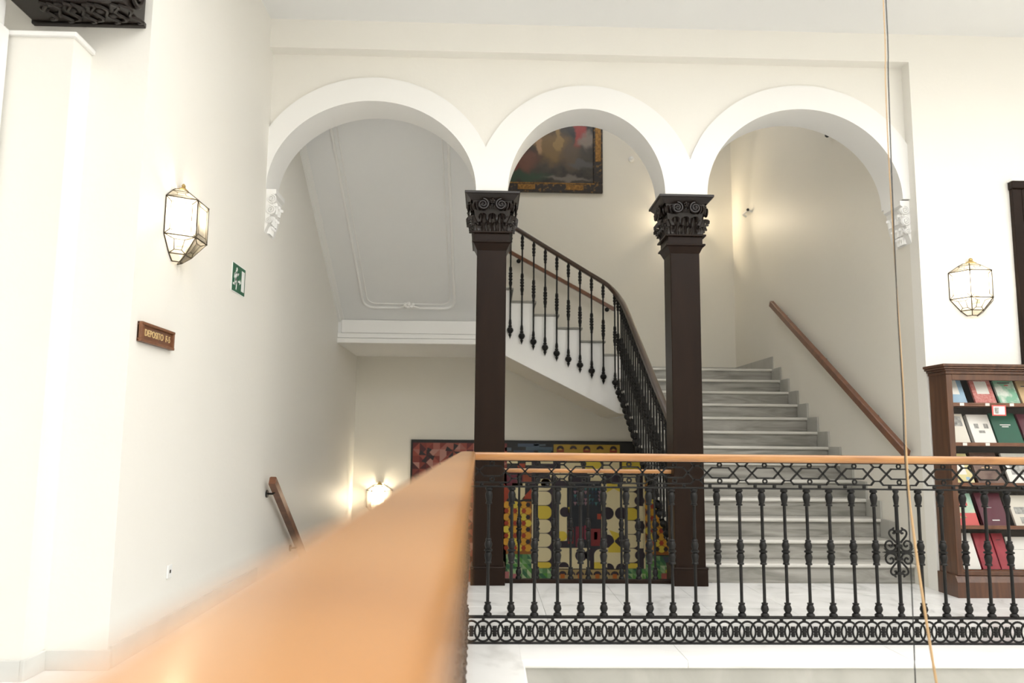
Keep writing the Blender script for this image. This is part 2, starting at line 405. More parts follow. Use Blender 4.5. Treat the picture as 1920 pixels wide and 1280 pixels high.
# white plaster corbels at the outer arch springings
lw = leaf_mesh('plaster_leaf', .1, .11, .55, white); lw2 = leaf_mesh('plaster_leaf', .08, .1, .5, white); vw = volute_mesh('plaster_scroll', .04, 1, white)
def corbel(x, sgn, label):
    y = Y0+.14
    t = thing('corbel', label, 'corbel', (x, y, 3.02), 'plaster corbels of the arcade')
    prof = [(0, 3.39), (sgn*.085, 3.39), (sgn*.085, 3.35), (sgn*.06, 3.33), (sgn*.05, 3.2), (sgn*.025, 3.08), (0, 3.0)]
    MB().prism([(x+a, z) for a, z in prof], 'y', y-.15, y+.15).build('body', white, t)
    rz = R(90) if sgn > 0 else R(-90)
    for oy in (-.1, 0, .1):
        obj('plaster_leaf', lw, t, T(x+sgn*.045, y+oy, 3.2, rz)); obj('plaster_leaf', lw2, t, T(x+sgn*.03, y+oy*.7, 3.09, rz)); obj('plaster_leaf', lw2, t, T(x+sgn*.01, y+oy*.4, 3.01, rz))
    obj('plaster_scroll', vw, t, T(x+sgn*.05, y-.15, 3.3)); obj('plaster_scroll', vw, t, T(x+sgn*.045, y-.15, 3.2)); obj('plaster_scroll', vw, t, T(x+sgn*.03, y-.15, 3.11, 0, (.7, 1, .7)))
corbel(XL, 1, 'white plaster leaf corbel under the left end of the arcade')
corbel(XR, -1, 'white plaster leaf corbel under the right end of the arcade')

# ------------------------------------------------------------------ stairs
def yk(k): return Y1+(k-1)*TRD
s1 = thing('stair_flight', 'lower flight of grey marble steps rising on the right behind the railing', 'stairs', (2.75, Y1, 0))
tread1 = MB().cbox(XS-.03, XR-.0005, 0, .30, -.035, 0, .014, 3).mesh('tread', lit_step_m, True)
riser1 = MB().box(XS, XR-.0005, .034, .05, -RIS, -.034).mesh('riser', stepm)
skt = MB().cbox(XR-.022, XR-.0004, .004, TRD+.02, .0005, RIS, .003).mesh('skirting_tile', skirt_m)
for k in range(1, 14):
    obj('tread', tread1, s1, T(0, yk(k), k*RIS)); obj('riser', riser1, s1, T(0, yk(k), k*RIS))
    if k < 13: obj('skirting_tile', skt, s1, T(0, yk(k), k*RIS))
saw = [(yk(1)+.052, 0.0)]
for k in range(1, 14): saw += [(yk(k)+.052, k*RIS-.036), (yk(k+1)+.052, k*RIS-.036)]
YL = yk(13)+.06
saw[-1] = (YL, saw[-1][1])
low1 = [(YL, ZL1-.6), (YF-.2, ZL1-.46), (yk(1)+.24, .06), (yk(1)+.2, 0.0)]
MB().prism(saw+low1, 'x', XS+.04, XR).build('soffit', paint_dim, s1)
MB().prism(saw+low1, 'x', XS, XS+.04).build('string', white, s1)
R2, X2, T2 = .173, 1.83, .3055
l1 = thing('stair_landing', 'grey marble quarter landing at the top of the lower flight', 'landing', (2.7, 11, ZL1))
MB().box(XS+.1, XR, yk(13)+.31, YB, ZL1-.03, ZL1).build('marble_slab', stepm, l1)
MB().box(X2-.009, XR, YL+.0005, YB, ZL1-.62, ZL1-.036).build('body', white, l1)
MB().cbox(XR-.022, XR-.0004, yk(13)+.004, 11.2, ZL1, ZL1+.165, .003).cbox(XR-.0225, XR-.0004, 11.202, YB, ZL1, ZL1+.165, .003).build('skirting_tile', skirt_m, l1)
MB().cbox(1.86, XR-.022, YB-.02, YB-.0005, ZL1, ZL1+.165, .003).build('skirting_tile', skirt_m, l1)

R2, X2, T2 = .173, 1.83, .3055
s2 = thing('stair_flight', 'cross flight climbing to the left along the back wall above the mural', 'stairs', (.9, 11.2, ZL1))
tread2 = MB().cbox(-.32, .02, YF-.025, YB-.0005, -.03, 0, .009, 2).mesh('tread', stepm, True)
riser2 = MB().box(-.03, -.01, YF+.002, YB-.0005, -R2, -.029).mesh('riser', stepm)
saw2 = [(X2-.01, ZL1-.04)]
for k in range(1, 8):
    xk = X2-(k-1)*T2
    if k < 7: obj('tread', tread2, s2, T(xk, 0, ZL1+k*R2))
    obj('riser', riser2, s2, T(xk, 0, ZL1+k*R2))
    saw2 += [(xk-.012, ZL1+k*R2-.031), (xk-T2-.012, ZL1+k*R2-.031)]
zs = lambda x: 2.326-(x-.225)*.498
saw2[-1] = (-.02, saw2[-1][1])
lowp = [(-.02, zs(-.02)), (1.7, zs(1.7)), (X2-.01, zs(1.7)-.02)]
MB().prism(saw2+lowp, 'y', YF, YF+.05).build('string', white, s2)
MB().prism(saw2+lowp, 'y', YF+.05, YB).build('soffit', paint_dim, s2)
MB().prism([(x, z+dz) for x, z, dz in ((-.02, zs(-.02), .0), (1.7, zs(1.7), 0), (1.7, zs(1.7), .05), (-.02, zs(-.02), .05))], 'y', YF-.012, YF-.0005).build('string_moulding', white, s2)

l2 = thing('stair_landing', 'white underside and moulded edge beam of the upper left landing', 'landing', (-1, 11, 2.46))
MB().box(XL, -.02, YF, YB, 2.465, 3.37).build('body', ceil_m, l2)
MB().cbox(XL, XE, YF-.05, YF-.0005, 2.465, 2.53, .006).cbox(XL, XE, YF-.035, YF-.0005, 2.535, 2.595, .006).build('edge_moulding', white, l2)
MB().cbox(XL+.045, XE, YF-.02, YF-.0005, 2.6, 2.775, .008).build('edge_beam', white, l2)
MB().cbox(XL, 0, YF, YB, 3.37, 3.406, .004).build('marble_slab', stepm, l2)

MS = .574
zf3 = lambda y: 2.775+MS*(YF-y)
s3 = thing('stair_flight', 'sloping white panelled underside of the upper flight seen through the left arch', 'stairs', (-.96, 8.8, 2.8))
MB().prism([(YF, zf3(YF)), (YK+.006, zf3(YK)), (YK+.006, zf3(YK)+.5), (YF, zf3(YF)+.6)], 'x', XL, XE).build('soffit', ceil_m, s3)
MB().prism([(YF, zf3(YF)-.012), (YF, zf3(YF)+.02), (YK, zf3(YK)+.02), (YK, zf3(YK)-.012)], 'x', XL+.0005, XL+.075).prism([(YF, zf3(YF)-.03), (YF, zf3(YF)+.02), (YK, zf3(YK)+.02), (YK, zf3(YK)-.03)], 'x', XL+.0005, XL+.03).build('cornice', white, s3)
def on3(x, y): return (x, y, zf3(y)-.003)
def rrect(x0, x1, y0, y1, r):
    o = []
    for cx, cy, a0 in ((x1-r, y1-r, 0), (x0+r, y1-r, 90), (x0+r, y0+r, 180), (x1-r, y0+r, 270)):
        for k in range(7): a = R(a0+k*15); o.append(on3(cx+r*math.cos(a), cy+r*math.sin(a)))
    return o
MB().tube(rrect(-1.61, -.44, 7.35, 10.16, .13), .017, 8, True).build('panel_moulding', white, s3, True)
MB().tube(rrect(-1.55, -.50, 7.42, 10.09, .11), .006, 6, True).build('panel_bead', white, s3, True)
rb = MB()
for i in range(7): a = i*R(360/7); rb.ball((-1.025+.05*math.cos(a), 10.09, 2.93+.035*math.sin(a)+.01), .024, 6, 0, (1, .7, 1))
rb.ball((-1.025, 10.07, 2.94), .028, 6)
rb.tube([(-1.16, 10.14, zf3(10.14)-.02), (-1.1, 10.1, zf3(10.1)-.03), (-1.025, 10.08, zf3(10.08)-.02)], .012, 6).tube([(-.89, 10.14, zf3(10.14)-.02), (-.95, 10.1, zf3(10.1)-.03), (-1.025, 10.08, zf3(10.08)-.02)], .012, 6)
rb.build('rosette', white, s3, True)

s0 = thing('stair_flight', 'descending flight of steps along the left wall behind the near handrail', 'stairs', (-1, 7.1, -.2))
tread0 = MB().cbox(XL+.0005, XE, 0, .30, -.035, 0, .012, 2).mesh('tread', lit_step_m, True)
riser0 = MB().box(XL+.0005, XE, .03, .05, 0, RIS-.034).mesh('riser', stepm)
for k in range(1, 14):
    obj('tread', tread0, s0, T(0, 7.10+(k-1)*TRD, -k*RIS)); obj('riser', riser0, s0, T(0, 7.08+(k-1)*TRD-.03, -k*RIS))
MB().prism([(7.09, -.22), (YF, -13*RIS-.04), (YF, -13*RIS-.3), (7.09, -.6)], 'x', XL+.0005, XE).build('soffit', paint_dim, s0)
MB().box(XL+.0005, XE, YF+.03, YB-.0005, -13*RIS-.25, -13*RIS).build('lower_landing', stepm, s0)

# ------------------------------------------------------------------ railings
HR = [(.042*a, b) for a, b in ((-1, -.008), (-1, .010), (-.97, .017), (-.9, .0215), (-.6, .0232), (0, .0238), (.6, .0232), (.9, .0215), (.97, .017), (1, .010), (1, -.008), (.9, -.0165), (.8, -.018), (.74, -.024), (-.74, -.024), (-.8, -.018), (-.9, -.0165))]
def bal_prof(z0, z1, m0, m1, v0, top0, r=.0098, k=1.2):
    """turned baluster: bottom vase z0..v0, waist vase m0..m1, top vase top0..z1"""
    h = v0-z0; m = m1-m0; tt = z1-top0
    P = [(.0205, z0), (.0215, z0+.1*h), (.0185, z0+.2*h), (.012, z0+.27*h), (.016, z0+.36*h), (.0205, z0+.52*h), (.0175, z0+.72*h), (.0125, z0+.84*h), (.016, z0+.9*h), (.0165, z0+.97*h), (r, v0)]
    P += [(r, m0), (.017, m0+.01*m), (.017, m0+.06*m), (.0135, m0+.09*m), (.0165, m0+.2*m), (.0195, m0+.33*m), (.015, m0+.44*m), (.0125, m0+.46*m), (.021, m0+.5*m), (.021, m0+.55*m), (.013, m0+.59*m), (.0175, m0+.68*m), (.0195, m0+.77*m), (.015, m0+.88*m), (.0125, m0+.91*m), (.0155, m0+.95*m), (.012, m0+.995*m), (r, m1)]
    P += [(r, top0), (.0165, top0+.02*tt), (.0165, top0+.1*tt), (.0125, top0+.14*tt), (.0175, top0+.4*tt), (.019, top0+.58*tt), (.015, top0+.74*tt), (.0115, top0+.8*tt), (.018, top0+.86*tt), (.019, top0+.95*tt), (.015, z1)]
    return [(a*k if a > r+.0001 else a, b) for a, b in P]
balM = MB().lathe(bal_prof(.162, .921, .467, .618, .244, .82), 12).mesh('baluster', iron, True)
plainM = MB().lathe([(.0205, .162), (.0215, .17), (.0185, .178), (.012, .184), (.0205, .205), (.0175, .22), (.0125, .23), (.0165, .24), (.0108, .244), (.0108, .82), (.0165, .822), (.0165, .83), (.0125, .834), (.019, .88), (.0115, .9), (.019, .916), (.015, .921)], 12).mesh('baluster', iron, True)
# lattice link (period .2816), x from 0
PX = .2816/89
def lz(y): return 1.086-(y-160)/10.1*.00327
lk = MB(); W_ = .0085; ya, yb = -.007, .007
def pl(pts):
    for a, b in zip(pts[:-1], pts[1:]): lk.bar((a[0]*PX, lz(a[1])), (b[0]*PX, lz(b[1])), W_, ya, yb)
pl([(-12, 238), (0, 238), (6, 165), (71, 165), (77, 238)]); pl([(0, 238), (23, 460), (56, 460), (77, 238)])
pl([(-12, 503), (0, 503), (6, 575), (71, 575), (77, 503)]); pl([(0, 503), (23, 270), (56, 270), (77, 503)])
for zc in (218, 520): lk.tube([(38.5*PX+.0125*math.cos(a), 0, lz(zc)+.0125*math.sin(a)) for a in [R(30*i) for i in range(12)]], .0055, 6, True, up=(0, 1, 0))
for x in (19, 57): lk.box(x*PX-.011, x*PX+.011, -.007, .007, lz(165), 1.098); lk.ball((x*PX, 0, .938), .011, 6); lk.box(x*PX-.009, x*PX+.009, -.006, .006, .93, .95)
lkM = lk.mesh('lattice_link', iron)
# ring of the bottom frieze with its bound collar
rg = MB(); rg.tube([(.05*math.cos(R(15*i)), 0, .073+.059*math.sin(R(15*i))) for i in range(24)], .0066, 6, True, up=(0, 1, 0))
rgM = rg.mesh('frieze_ring', iron, True)
cl = MB()
cl.lathe([(.010, .043), (.0145, .058), (.0115, .066), (.017, .069), (.017, .077), (.0115, .08), (.015, .09), (.010, .103)], 10, Matrix.Diagonal((1, .6, 1, 1)))
for sx in (-1, 0, 1):
    cl.tube([(sx*.006, 0, .085), (sx*.01, -.002, .098), (sx*.012, 0, .106)], [.005, .004, .001], 6, up=(0, 1, 0)); cl.tube([(sx*.006, 0, .06), (sx*.009, -.002, .047), (sx*.01, 0, .04)], [.005, .004, .001], 6, up=(0, 1, 0))
clM = cl.mesh('frieze_collar', iron, True)
stub = MB().box(-.009, .009, -.006, .006, .128, .152).mesh('frieze_stub', iron); stub2 = MB().box(-.009, .009, -.006, .006, -.0005, .018).mesh('frieze_foot', iron)
RP = .0695
def railing(name, label, o, ang, length, hr0, hr1, skip=(), b0=.015, group=None, hw=1, dz=0):
    """railing along local +x from o; hr0/hr1 = hand rail ends"""
    F = T(o[0], o[1], 0, ang); t = thing(name, label, 'railing', o+(0,), group)
    hp = [F @ Vector((hr0, 0, 1.110+dz)), F @ Vector((hr1, 0, 1.110+dz))]
    n = 24; MB().sweep([hp[0].lerp(hp[1], i/n) for i in range(n+1)], [(a*hw, b) for a, b in HR]).build('handrail', rail_w, t, True)
    def bar(nm, a, b, y0, y1, z0, z1): obj(nm, MB().cbox(a, b, y0, y1, z0, z1, .002, 1).mesh(nm, iron), t, F)
    bar('upper_bar', .0, length, -.014, .014, .921, .931); bar('lower_bar', 0, length, -.02, .02, .15, .162); bar('base_bar', 0, length, -.014, .014, 0, .009); bar('top_strap', 0, length, -.016, .016, 1.08, 1.0885)
    k = 0; x = b0
    while x < length:
        obj('baluster', plainM if k in skip else balM, t, F @ T(x, 0, 0)); k += 1; x += .1402
    x = .02
    while x+.28 < length: obj('lattice_link', lkM, t, F @ T(x, 0, 0)); x += .2816
    x = .03; k = 0
    while x+.05 < length:
        r = obj('frieze_ring', rgM, t, F @ T(x, 0, 0)); obj('frieze_collar', clM, r, F @ T(x, 0, 0))
        if k % 2: obj('frieze_stub', stub, r, F @ T(x, 0, 0)); obj('frieze_foot', stub2, r, F @ T(x, 0, 0))
        x += RP; k += 1
    return t, F
YR = 4.95
g1, F1 = railing('gallery_railing', 'black iron railing with wooden handrail crossing in front of the columns', (-.11, YR), 0, 5.2, -.035, 5.25, skip=(18,), b0=.125)
NA = R(90)+.0131
railing('gallery_railing', 'near railing with blurred orange wooden handrail running towards the viewer', (-.053-.0131*-.9, -.9), NA, 5.83, -.05, 5.868, hw=1.1, dz=.004)
# scroll ornament on one bar of the cross railing
def scroll(b, pts, r=.0065): b.tube(smoothpath([(x, -.004, z) for x, z in pts], 5), r, 6, up=(0, 1, 0))
sc = MB()
for sx in (-1, 1):
    for sz in (-1, 1):
        P = [(.012, .035), (.03, .012), (.06, .008), (.082, .03), (.075, .06), (.05, .068), (.034, .05), (.045, .034), (.058, .042)]
        scroll(sc, [(sx*x, sz*z) for x, z in P])
        P = [(.014, .058), (.03, .075), (.05, .1), (.054, .122), (.038, .136), (.02, .128), (.022, .114), (.033, .116)]
        scroll(sc, [(sx*x, sz*z) for x, z in P])
        P = [(.02, .13), (.032, .142), (.022, .147)]
        scroll(sc, [(sx*x, sz*z) for x, z in P], .005)
    for a in (-38, 0, 38): sc.tube([(sx*.062, -.004, 0), (sx*(.062+.042*math.cos(R(a))), -.004, .042*math.sin(R(a)))], [.009, .001], 6, up=(0, 1, 0))
    sc.tube([(sx*.012, -.004, 0), (sx*.075, -.004, 0)], .009, 6, up=(0, 1, 0))
for z in (-.125, -.04, .04, .125): sc.box(-.02, .02, -.016, .014, z-.008, z+.008)
obj('scroll_ornament', sc.mesh('scroll_ornament', iron, True), g1, F1 @ T(.125+18*.1402, 0, .546))

# low railing between the two columns
g2 = thing('stairwell_railing', 'shorter iron railing with wooden rail standing between the two columns', 'railing', (.88, 7.045, 0))
MB().sweep([(.15+i*.1463, 7.045, .955) for i in range(11)], [(a*.8, b*.75) for a, b in HR]).build('handrail', rail_w, g2, True)
b2M = MB().lathe(bal_prof(.035, .93, .35, .55, .135, .84), 12).mesh('baluster', iron, True)
for x in (.284, .44, .585, .733, .886, 1.03, 1.176, 1.324, 1.468): obj('baluster', b2M, g2, T(x, 7.045, 0))
MB().cbox(.165, 1.6, 7.02, 7.07, .0005, .035, .004).build('base_bar', lacq, g2)
MB().cbox(.165, 1.6, 7.03, 7.06, .918, .93, .002).build('upper_bar', iron, g2)

# stair balustrade on the outer face of the strings
bs = thing('stair_balustrade', 'curving stair balustrade with slim black iron spindles and dark rail', 'railing', (XS, 9, 0))
hp = smoothpath([(1.70, 7.25, 1.33), (1.70, 7.9, 1.72), (1.70, 8.6, 2.155), (1.70, 9.41, 2.665), (1.70, 9.85, 2.925), (1.685, 10.1, 3.06), (1.64, 10.26, 3.18), (1.55, 10.335, 3.29), (1.29, 10.345, 3.451), (.79, 10.345, 3.755), (.293, 10.345, 4.06), (-.02, 10.345, 4.25)], 6)
sr = [(.034*a, b*1.3) for a, b in ((-1, -.012), (-1, .006), (-.7, .02), (0, .025), (.7, .02), (1, .006), (1, -.012), (.6, -.022), (-.6, -.022))]
rail_s = vary(mat('stair_rail_wood', (.05, .022, .01), .35, 0, .5, .4, .15), [(.028, .013, .006), (.055, .025, .011)], nscale=6)
MB().sweep(hp, sr).build('handrail', rail_s, bs, True)
def sp_prof():   # unit length 1.4: spike at 0
    r = .0078
    return [(.0008, 0), (.009, .035), (.016, .055), (.011, .06), (.009, .066), (.022, .08), (.03, .1), (.0305, .115), (.024, .135), (.012, .147), (.017, .155), (.017, .163), (.011, .17), (.014, .2), (.011, .225), (.013, .23), (.009, .24), (r, .25),
            (r, .62), (.013, .63), (.013, .64), (.01, .645), (.015, .675), (.0175, .70), (.012, .725), (.019, .735), (.019, .748), (.012, .755), (.0185, .775), (.0185, .79), (.013, .8), (.019, .81), (.019, .82), (.012, .83), (.016, .86), (.013, .885), (.015, .89), (r, .9),
            (r, 1.2), (.014, 1.21), (.014, 1.222), (.01, 1.228), (.0165, 1.25), (.0165, 1.268), (.011, 1.275), (.0165, 1.29), (.0165, 1.31), (.011, 1.32), (.016, 1.335), (.016, 1.36), (.01, 1.37), (.01, 1.4)]
spM = MB().lathe([(r_*1.42, z_) for r_, z_ in sp_prof()], 10).mesh('spindle', iron, True)
arm = MB().tube([(0, 0, .115), (0, .045, .115)], .012, 6).mesh('spindle_fixing', iron, True)
def spindle(x, y, zt, zb, rz):
    o = obj('spindle', spM, bs, T(x, y, zb, 0, (1, 1, (zt-zb)/1.4)))
    obj('spindle_fixing', arm, o, T(x, y, zb, rz))
for i in range(11):
    x = .28+(i-1)*.1535
    if x > 1.67: continue
    zt = 4.06-(x-.293)*.612-.02; zb = 2.476-(x-.419)*.475
    spindle(x, 10.345, zt, zb, 0)
for i in range(20):
    y = 7.42+i*.1385
    zt = 1.33+(y-7.25)*.616-.02; zb = .22+(y-7.469)*.55
    spindle(1.695, y, zt, max(zb, .02), R(-90))
spindle(1.675, 10.17, 3.1, 1.74, R(-90))

# ------------------------------------------------------------------ wall handrails
def wall_rail(label, path, brackets, wallv, sec=(.028, .036)):
    t = thing('wall_handrail', label, 'handrail', path[0])
    a, b = sec
    MB().sweep(path, [(-a, -b), (-a, b*.8), (-a*.7, b), (a*.7, b), (a, b*.8), (a, -b)]).build('rail', hand_w, t)
    wv = Vector(wallv)
    for p in brackets:
        P = Vector(p); Wp = P+wv
        m_ = MB().tube([P-Vector((0, 0, .03)), P-Vector((0, 0, .05))+wv*.3, Wp-Vector((0, 0, .05))-wv*.02], .009, 8, up=(.3, .2, 1))
        ax = wv.normalized(); q = Vector((0, 0, 1)).rotation_difference(ax).to_matrix().to_4x4()
        m_.lathe([(.034, -.012), (.034, -.001)], 14, Matrix.Translation(Wp-Vector((0, 0, .05))) @ q)
        m_.build('bracket', iron, t, True)
A, B = Vector((3.70, 10.18, 3.035)), Vector((3.70, 6.98, 1.13))
wall_rail('brown wooden handrail sloping up the right stairwell wall', [A, B], [A.lerp(B, .1), A.lerp(B, .45), A.lerp(B, .8)], (.075, 0, 0))
A, B = Vector((.30, 11.89, 4.09)), Vector((1.915, 11.89, 3.215))
wall_rail('slim brown handrail on the back wall behind the spindles', [A, B], [A.lerp(B, .09), A.lerp(B, .93)], (0, .08, 0), (.02, .028))
A, B = Vector((-1.89, 7.19, .845)), Vector((-1.89, 10.2, -1.02))
wall_rail('dark red wooden handrail descending beside the left wall', [A, B], [A.lerp(B, .04), A.lerp(B, .36), A.lerp(B, .8)], (-.082, 0, 0), (.03, .036))

# ------------------------------------------------------------------ wall lanterns
LV = [(-.225, .045), (-.185, .10), (-.085, .19), (.15, .19), (.21, .10), (.235, .055)]
AN = [R(-90), R(-30), R(30), R(90)]
def lp(j, i): r = LV[j][1]; return Vector((r*math.sin(AN[i]), -r*math.cos(AN[i])*.95-.004, LV[j][0]))
pane_meshes = []; cm = MB(); cin = MB()
for j in range(len(LV)-1):
    for i in range(3):
        q = [lp(j, i), lp(j, i+1), lp(j+1, i+1), lp(j+1, i)]
        c = sum(q, Vector())/4; nn = (q[1]-q[0]).cross(q[3]-q[0]).normalized()
        inn = [c+(p_-c)*.985 for p_ in q]
        pm = MB().add([p_-nn*.0015 for p_ in inn]+[p_+nn*.0015 for p_ in inn], [(0, 1, 2, 3), (7, 6, 5, 4), (0, 4, 5, 1), (1, 5, 6, 2), (2, 6, 7, 3), (3, 7, 4, 0)])
        pane_meshes.append(pm.mesh('glass_pane', lampglass))
        if 1 <= j <= 3:
            wv = min((q[1]-q[0]).length, (q[2]-q[3]).length); hv = (q[3]-q[0]).length
            fx = .03/max(wv, .05); fy = .03/hv
            def uv(a, b): return (q[0].lerp(q[1], a)).lerp(q[3].lerp(q[2], a), b)
            ins = [uv(fx, fy), uv(1-fx, fy), uv(1-fx, 1-fy), uv(fx, 1-fy)]
            cin.tube([p_+nn*.002*0 for p_ in ins], .0036, 4, True, up=(.13, .2, .9))
            for a, b in zip(q, ins): cin.tube([a, b], .0032, 4, up=(.13, .2, .9))
    for i in range(4): cm.tube([lp(j, i), lp(j+1, i)], .0042, 5, up=(.13, .2, .9))
for j in range(len(LV)):
    for i in range(3): cm.tube([lp(j, i), lp(j, i+1)], .0042, 5, up=(.13, .2, .9))
for j in (2, 3):
    for i in (1, 2): cm.ball(lp(j, i), .006, 6)
cmM = cm.mesh('came_frame', came); cinM = cin.mesh('bevel_lines', came)
finM = MB().lathe([(.05, .235), (.05, .24), (.03, .25), (.016, .262), (.02, .27), (.012, .28), (.001, .285)], 12, Matrix.Translation((0, -.03, 0)) @ Matrix.Diagonal((1, .6, 1, 1))).mesh('finial', brass, True)
bpM = MB().cbox(-.08, .08, -.006, -.0005, -.17, .2, .002, 1).mesh('back_plate', white)
bulbM = MB().ball((0, -.09, -.005), .032, 10, 0, (1, 1, 1.5)).mesh('bulb', bulb_m, True)
holdM = MB().lathe([(.018, -.13), (.018, -.06), (.012, -.055)], 10, Matrix.Translation((0, -.09, 0))).tube([(0, -.09, -.12), (0, -.01, -.12)], .008, 6).mesh('bulb_holder', brass, True)
def lantern(x, y, z, rz, label, pw=1.0):
    t = thing('wall_lantern', label, 'wall lamp', (x, y, z), 'faceted glass wall lanterns'); M = T(x, y, z, rz)
    for pm in pane_meshes: obj('glass_pane', pm, t, M)
    cf = obj('came_frame', cmM, t, M); obj('bevel_lines', cinM, cf, M)
    obj('finial', finM, t, M); obj('back_plate', bpM, t, M); obj('bulb', bulbM, t, M); obj('bulb_holder', holdM, t, M)
    ld = bpy.data.lights.new('lantern_light', 'POINT'); ld.energy = LAMP_W*pw; ld.color = (1, .84, .62); ld.shadow_soft_size = .05
    lo = bpy.data.objects.new('lantern_light', ld); C.objects.link(lo); lo.parent = t; lo.matrix_parent_inverse = WM[t.name].inverted()
    lo.matrix_basis = M @ Matrix.Translation((0, -.10, .07))
lantern(XL, 4.94, 2.515, R(90), 'lit faceted glass lantern on the left wall above the wooden plate', .25)
lantern(4.21, YW, 2.55, 0, 'lit faceted glass lantern on the right wall above the bookcase', .25)
lantern(-1.575, YB, .33, 0, 'lit glass lantern low on the back wall left of the mural', .7)
lantern(2.93, YB, 4.58, 0, 'lit glass lantern on the back wall hidden behind the right column capital', 1.6)

# ------------------------------------------------------------------ exit sign and name plate on the left wall
ex = thing('exit_sign', 'green emergency exit sign with running figure on the left wall', 'sign', (XL, 6.2, 2.34))
SY0, SY1, SZ0, SZ1 = 6.05, 6.36, 2.335, 2.55
MB().cbox(XL+.0005, XL+.004, SY0-.008, SY1+.008, SZ0-.008, SZ1+.008, .001, 1).build('white_border', white_s, ex)
MB().cbox(XL+.004, XL+.007, SY0, SY1, SZ0, SZ1, .001, 1).build('panel', green_s, ex)
def sgp(pts, nm):
    W, Hh = SY1-SY0, SZ1-SZ0
    return MB().prism([(SY0+u*W, SZ0+v_*Hh) for u, v_ in pts], 'x', XL+.007, XL+.0085).build(nm, white_s, ex)
sgp([(.70, .12), (.93, .12), (.93, .88), (.70, .88)], 'door_symbol')
sgp([(.44, .38), (.56, .38), (.56, .32), (.66, .415), (.56, .51), (.56, .45), (.44, .45)], 'arrow_symbol')
man = MB()
W, Hh = SY1-SY0, SZ1-SZ0
def seg(a, b, wd):
    a = Vector((SY0+a[0]*W, SZ0+a[1]*Hh)); b = Vector((SY0+b[0]*W, SZ0+b[1]*Hh)); d_ = (b-a).normalized()*wd*.5; nn = Vector((-d_.y, d_.x)); a -= d_; b += d_
    man.prism([tuple(a+nn), tuple(a-nn), tuple(b-nn), tuple(b+nn)], 'x', XL+.007, XL+.0085)
man.prism([(SY0+.30*W+.016*math.cos(R(30*i)), SZ0+.82*Hh+.016*math.sin(R(30*i))) for i in range(12)], 'x', XL+.007, XL+.0085)
for a, b, wd in (((.26, .70), (.23, .45), .03), ((.26, .70), (.37, .62), .014), ((.37, .62), (.44, .68), .014), ((.25, .70), (.15, .62), .014), ((.15, .62), (.13, .5), .014), ((.23, .45), (.33, .33), .02), ((.33, .33), (.30, .12), .017), ((.23, .45), (.18, .27), .02), ((.18, .27), (.07, .25), .016)): seg(a, b, wd)
man.build('running_figure', white_s, ex)

np_ = thing('name_plate', 'small carved wooden name plate with gold letters on the left wall', 'sign', (XL, 4.72, 1.74))
py0, py1, pz0, pz1 = 4.483, 4.958, 1.738, 1.852
MB().cbox(XL+.0005, XL+.014, py0, py1, pz0, pz1, .003, 1).build('board', hand_w, np_)
plate_f = vary(mat('plate_frame_wood', (.2, .08, .035), .4), [(.13, .05, .022), (.24, .1, .045)], nscale=20)
MB().cbox(XL+.0005, XL+.03, py0, py1, pz1-.016, pz1, .003).cbox(XL+.0005, XL+.03, py0, py1, pz0, pz0+.016, .003).cbox(XL+.0005, XL+.028, py0, py0+.035, pz0+.016, pz1-.016, .003).cbox(XL+.0005, XL+.028, py1-.02, py1, pz0+.016, pz1-.016, .003).build('frame', plate_f, np_)
def text(s_, size, M, ma, parent, nm, ext=.0015):
    cu = bpy.data.curves.new(nm, 'FONT'); cu.body = s_; cu.size = size; cu.extrude = ext; cu.align_x = 'CENTER'; cu.align_y = 'CENTER'; cu.resolution_u = 3
    o = bpy.data.objects.new(nm, cu); C.objects.link(o)
    dg = bpy.context.evaluated_depsgraph_get(); me = bpy.data.meshes.new_from_object(o.evaluated_get(dg)); bpy.data.objects.remove(o)
    me.materials.clear(); me.materials.append(ma); return obj(nm, me, parent, M)
WALLX = Matrix.Rotation(R(90), 4, 'Z') @ Matrix.Rotation(R(90), 4, 'X')
gold_l = mat('gold_letters', (.8, .6, .3), .45, .2)
text('DEPOSITO  F-5', .056, Matrix.Translation((XL+.0155, 4.735, 1.795)) @ WALLX, gold_l, np_, 'lettering')
so = thing('wall_socket', 'tiny white wall socket low on the left wall', 'socket', (XL, 5.15, .36))
MB().cbox(XL+.0005, XL+.012, 5.12, 5.19, .34, .42, .004).build('cover', plastic, so); MB().cbox(XL+.012, XL+.014, 5.145, 5.165, .37, .39, .001, 1).build('opening', black, so)

# small devices in the stairwell
t = thing('motion_detector', 'small round white detector on the back wall right of the painting', 'detector', (2.2, YB, 5.6))
MB().lathe([(.045, 0), (.045, .02), (.03, .035), (.001, .04)], 16, Matrix.Translation((2.2, YB-.0005, 5.62)) @ Matrix.Rotation(R(90), 4, 'X')).build('housing', plastic, t, True); MB().ball((2.2, YB-.04, 5.61), .012, 6).build('lens', white_s, t)
t = thing('security_camera', 'tiny dark camera high on the right stairwell wall', 'camera', (XR, 8.36, 4.6))
MB().ball((XR-.05, 8.36, 4.61), .028, 8).build('dome', black, t, True); MB().cbox(XR-.06, XR-.0005, 8.345, 8.375, 4.63, 4.65, .004).build('arm', black, t)
t = thing('wall_fitting', 'tiny white bracket fitting on the right stairwell wall', 'bracket', (XR, 11.15, 4.55))
MB().tube([(XR-.0005, 11.05, 4.53), (XR-.05, 11.05, 4.56), (XR-.05, 11.3, 4.56), (XR-.0005, 11.3, 4.53)], .014, 6).build('arm', plastic, t); MB().ball((XR-.06, 11.05, 4.56), .022, 6).build('knob', black, t)

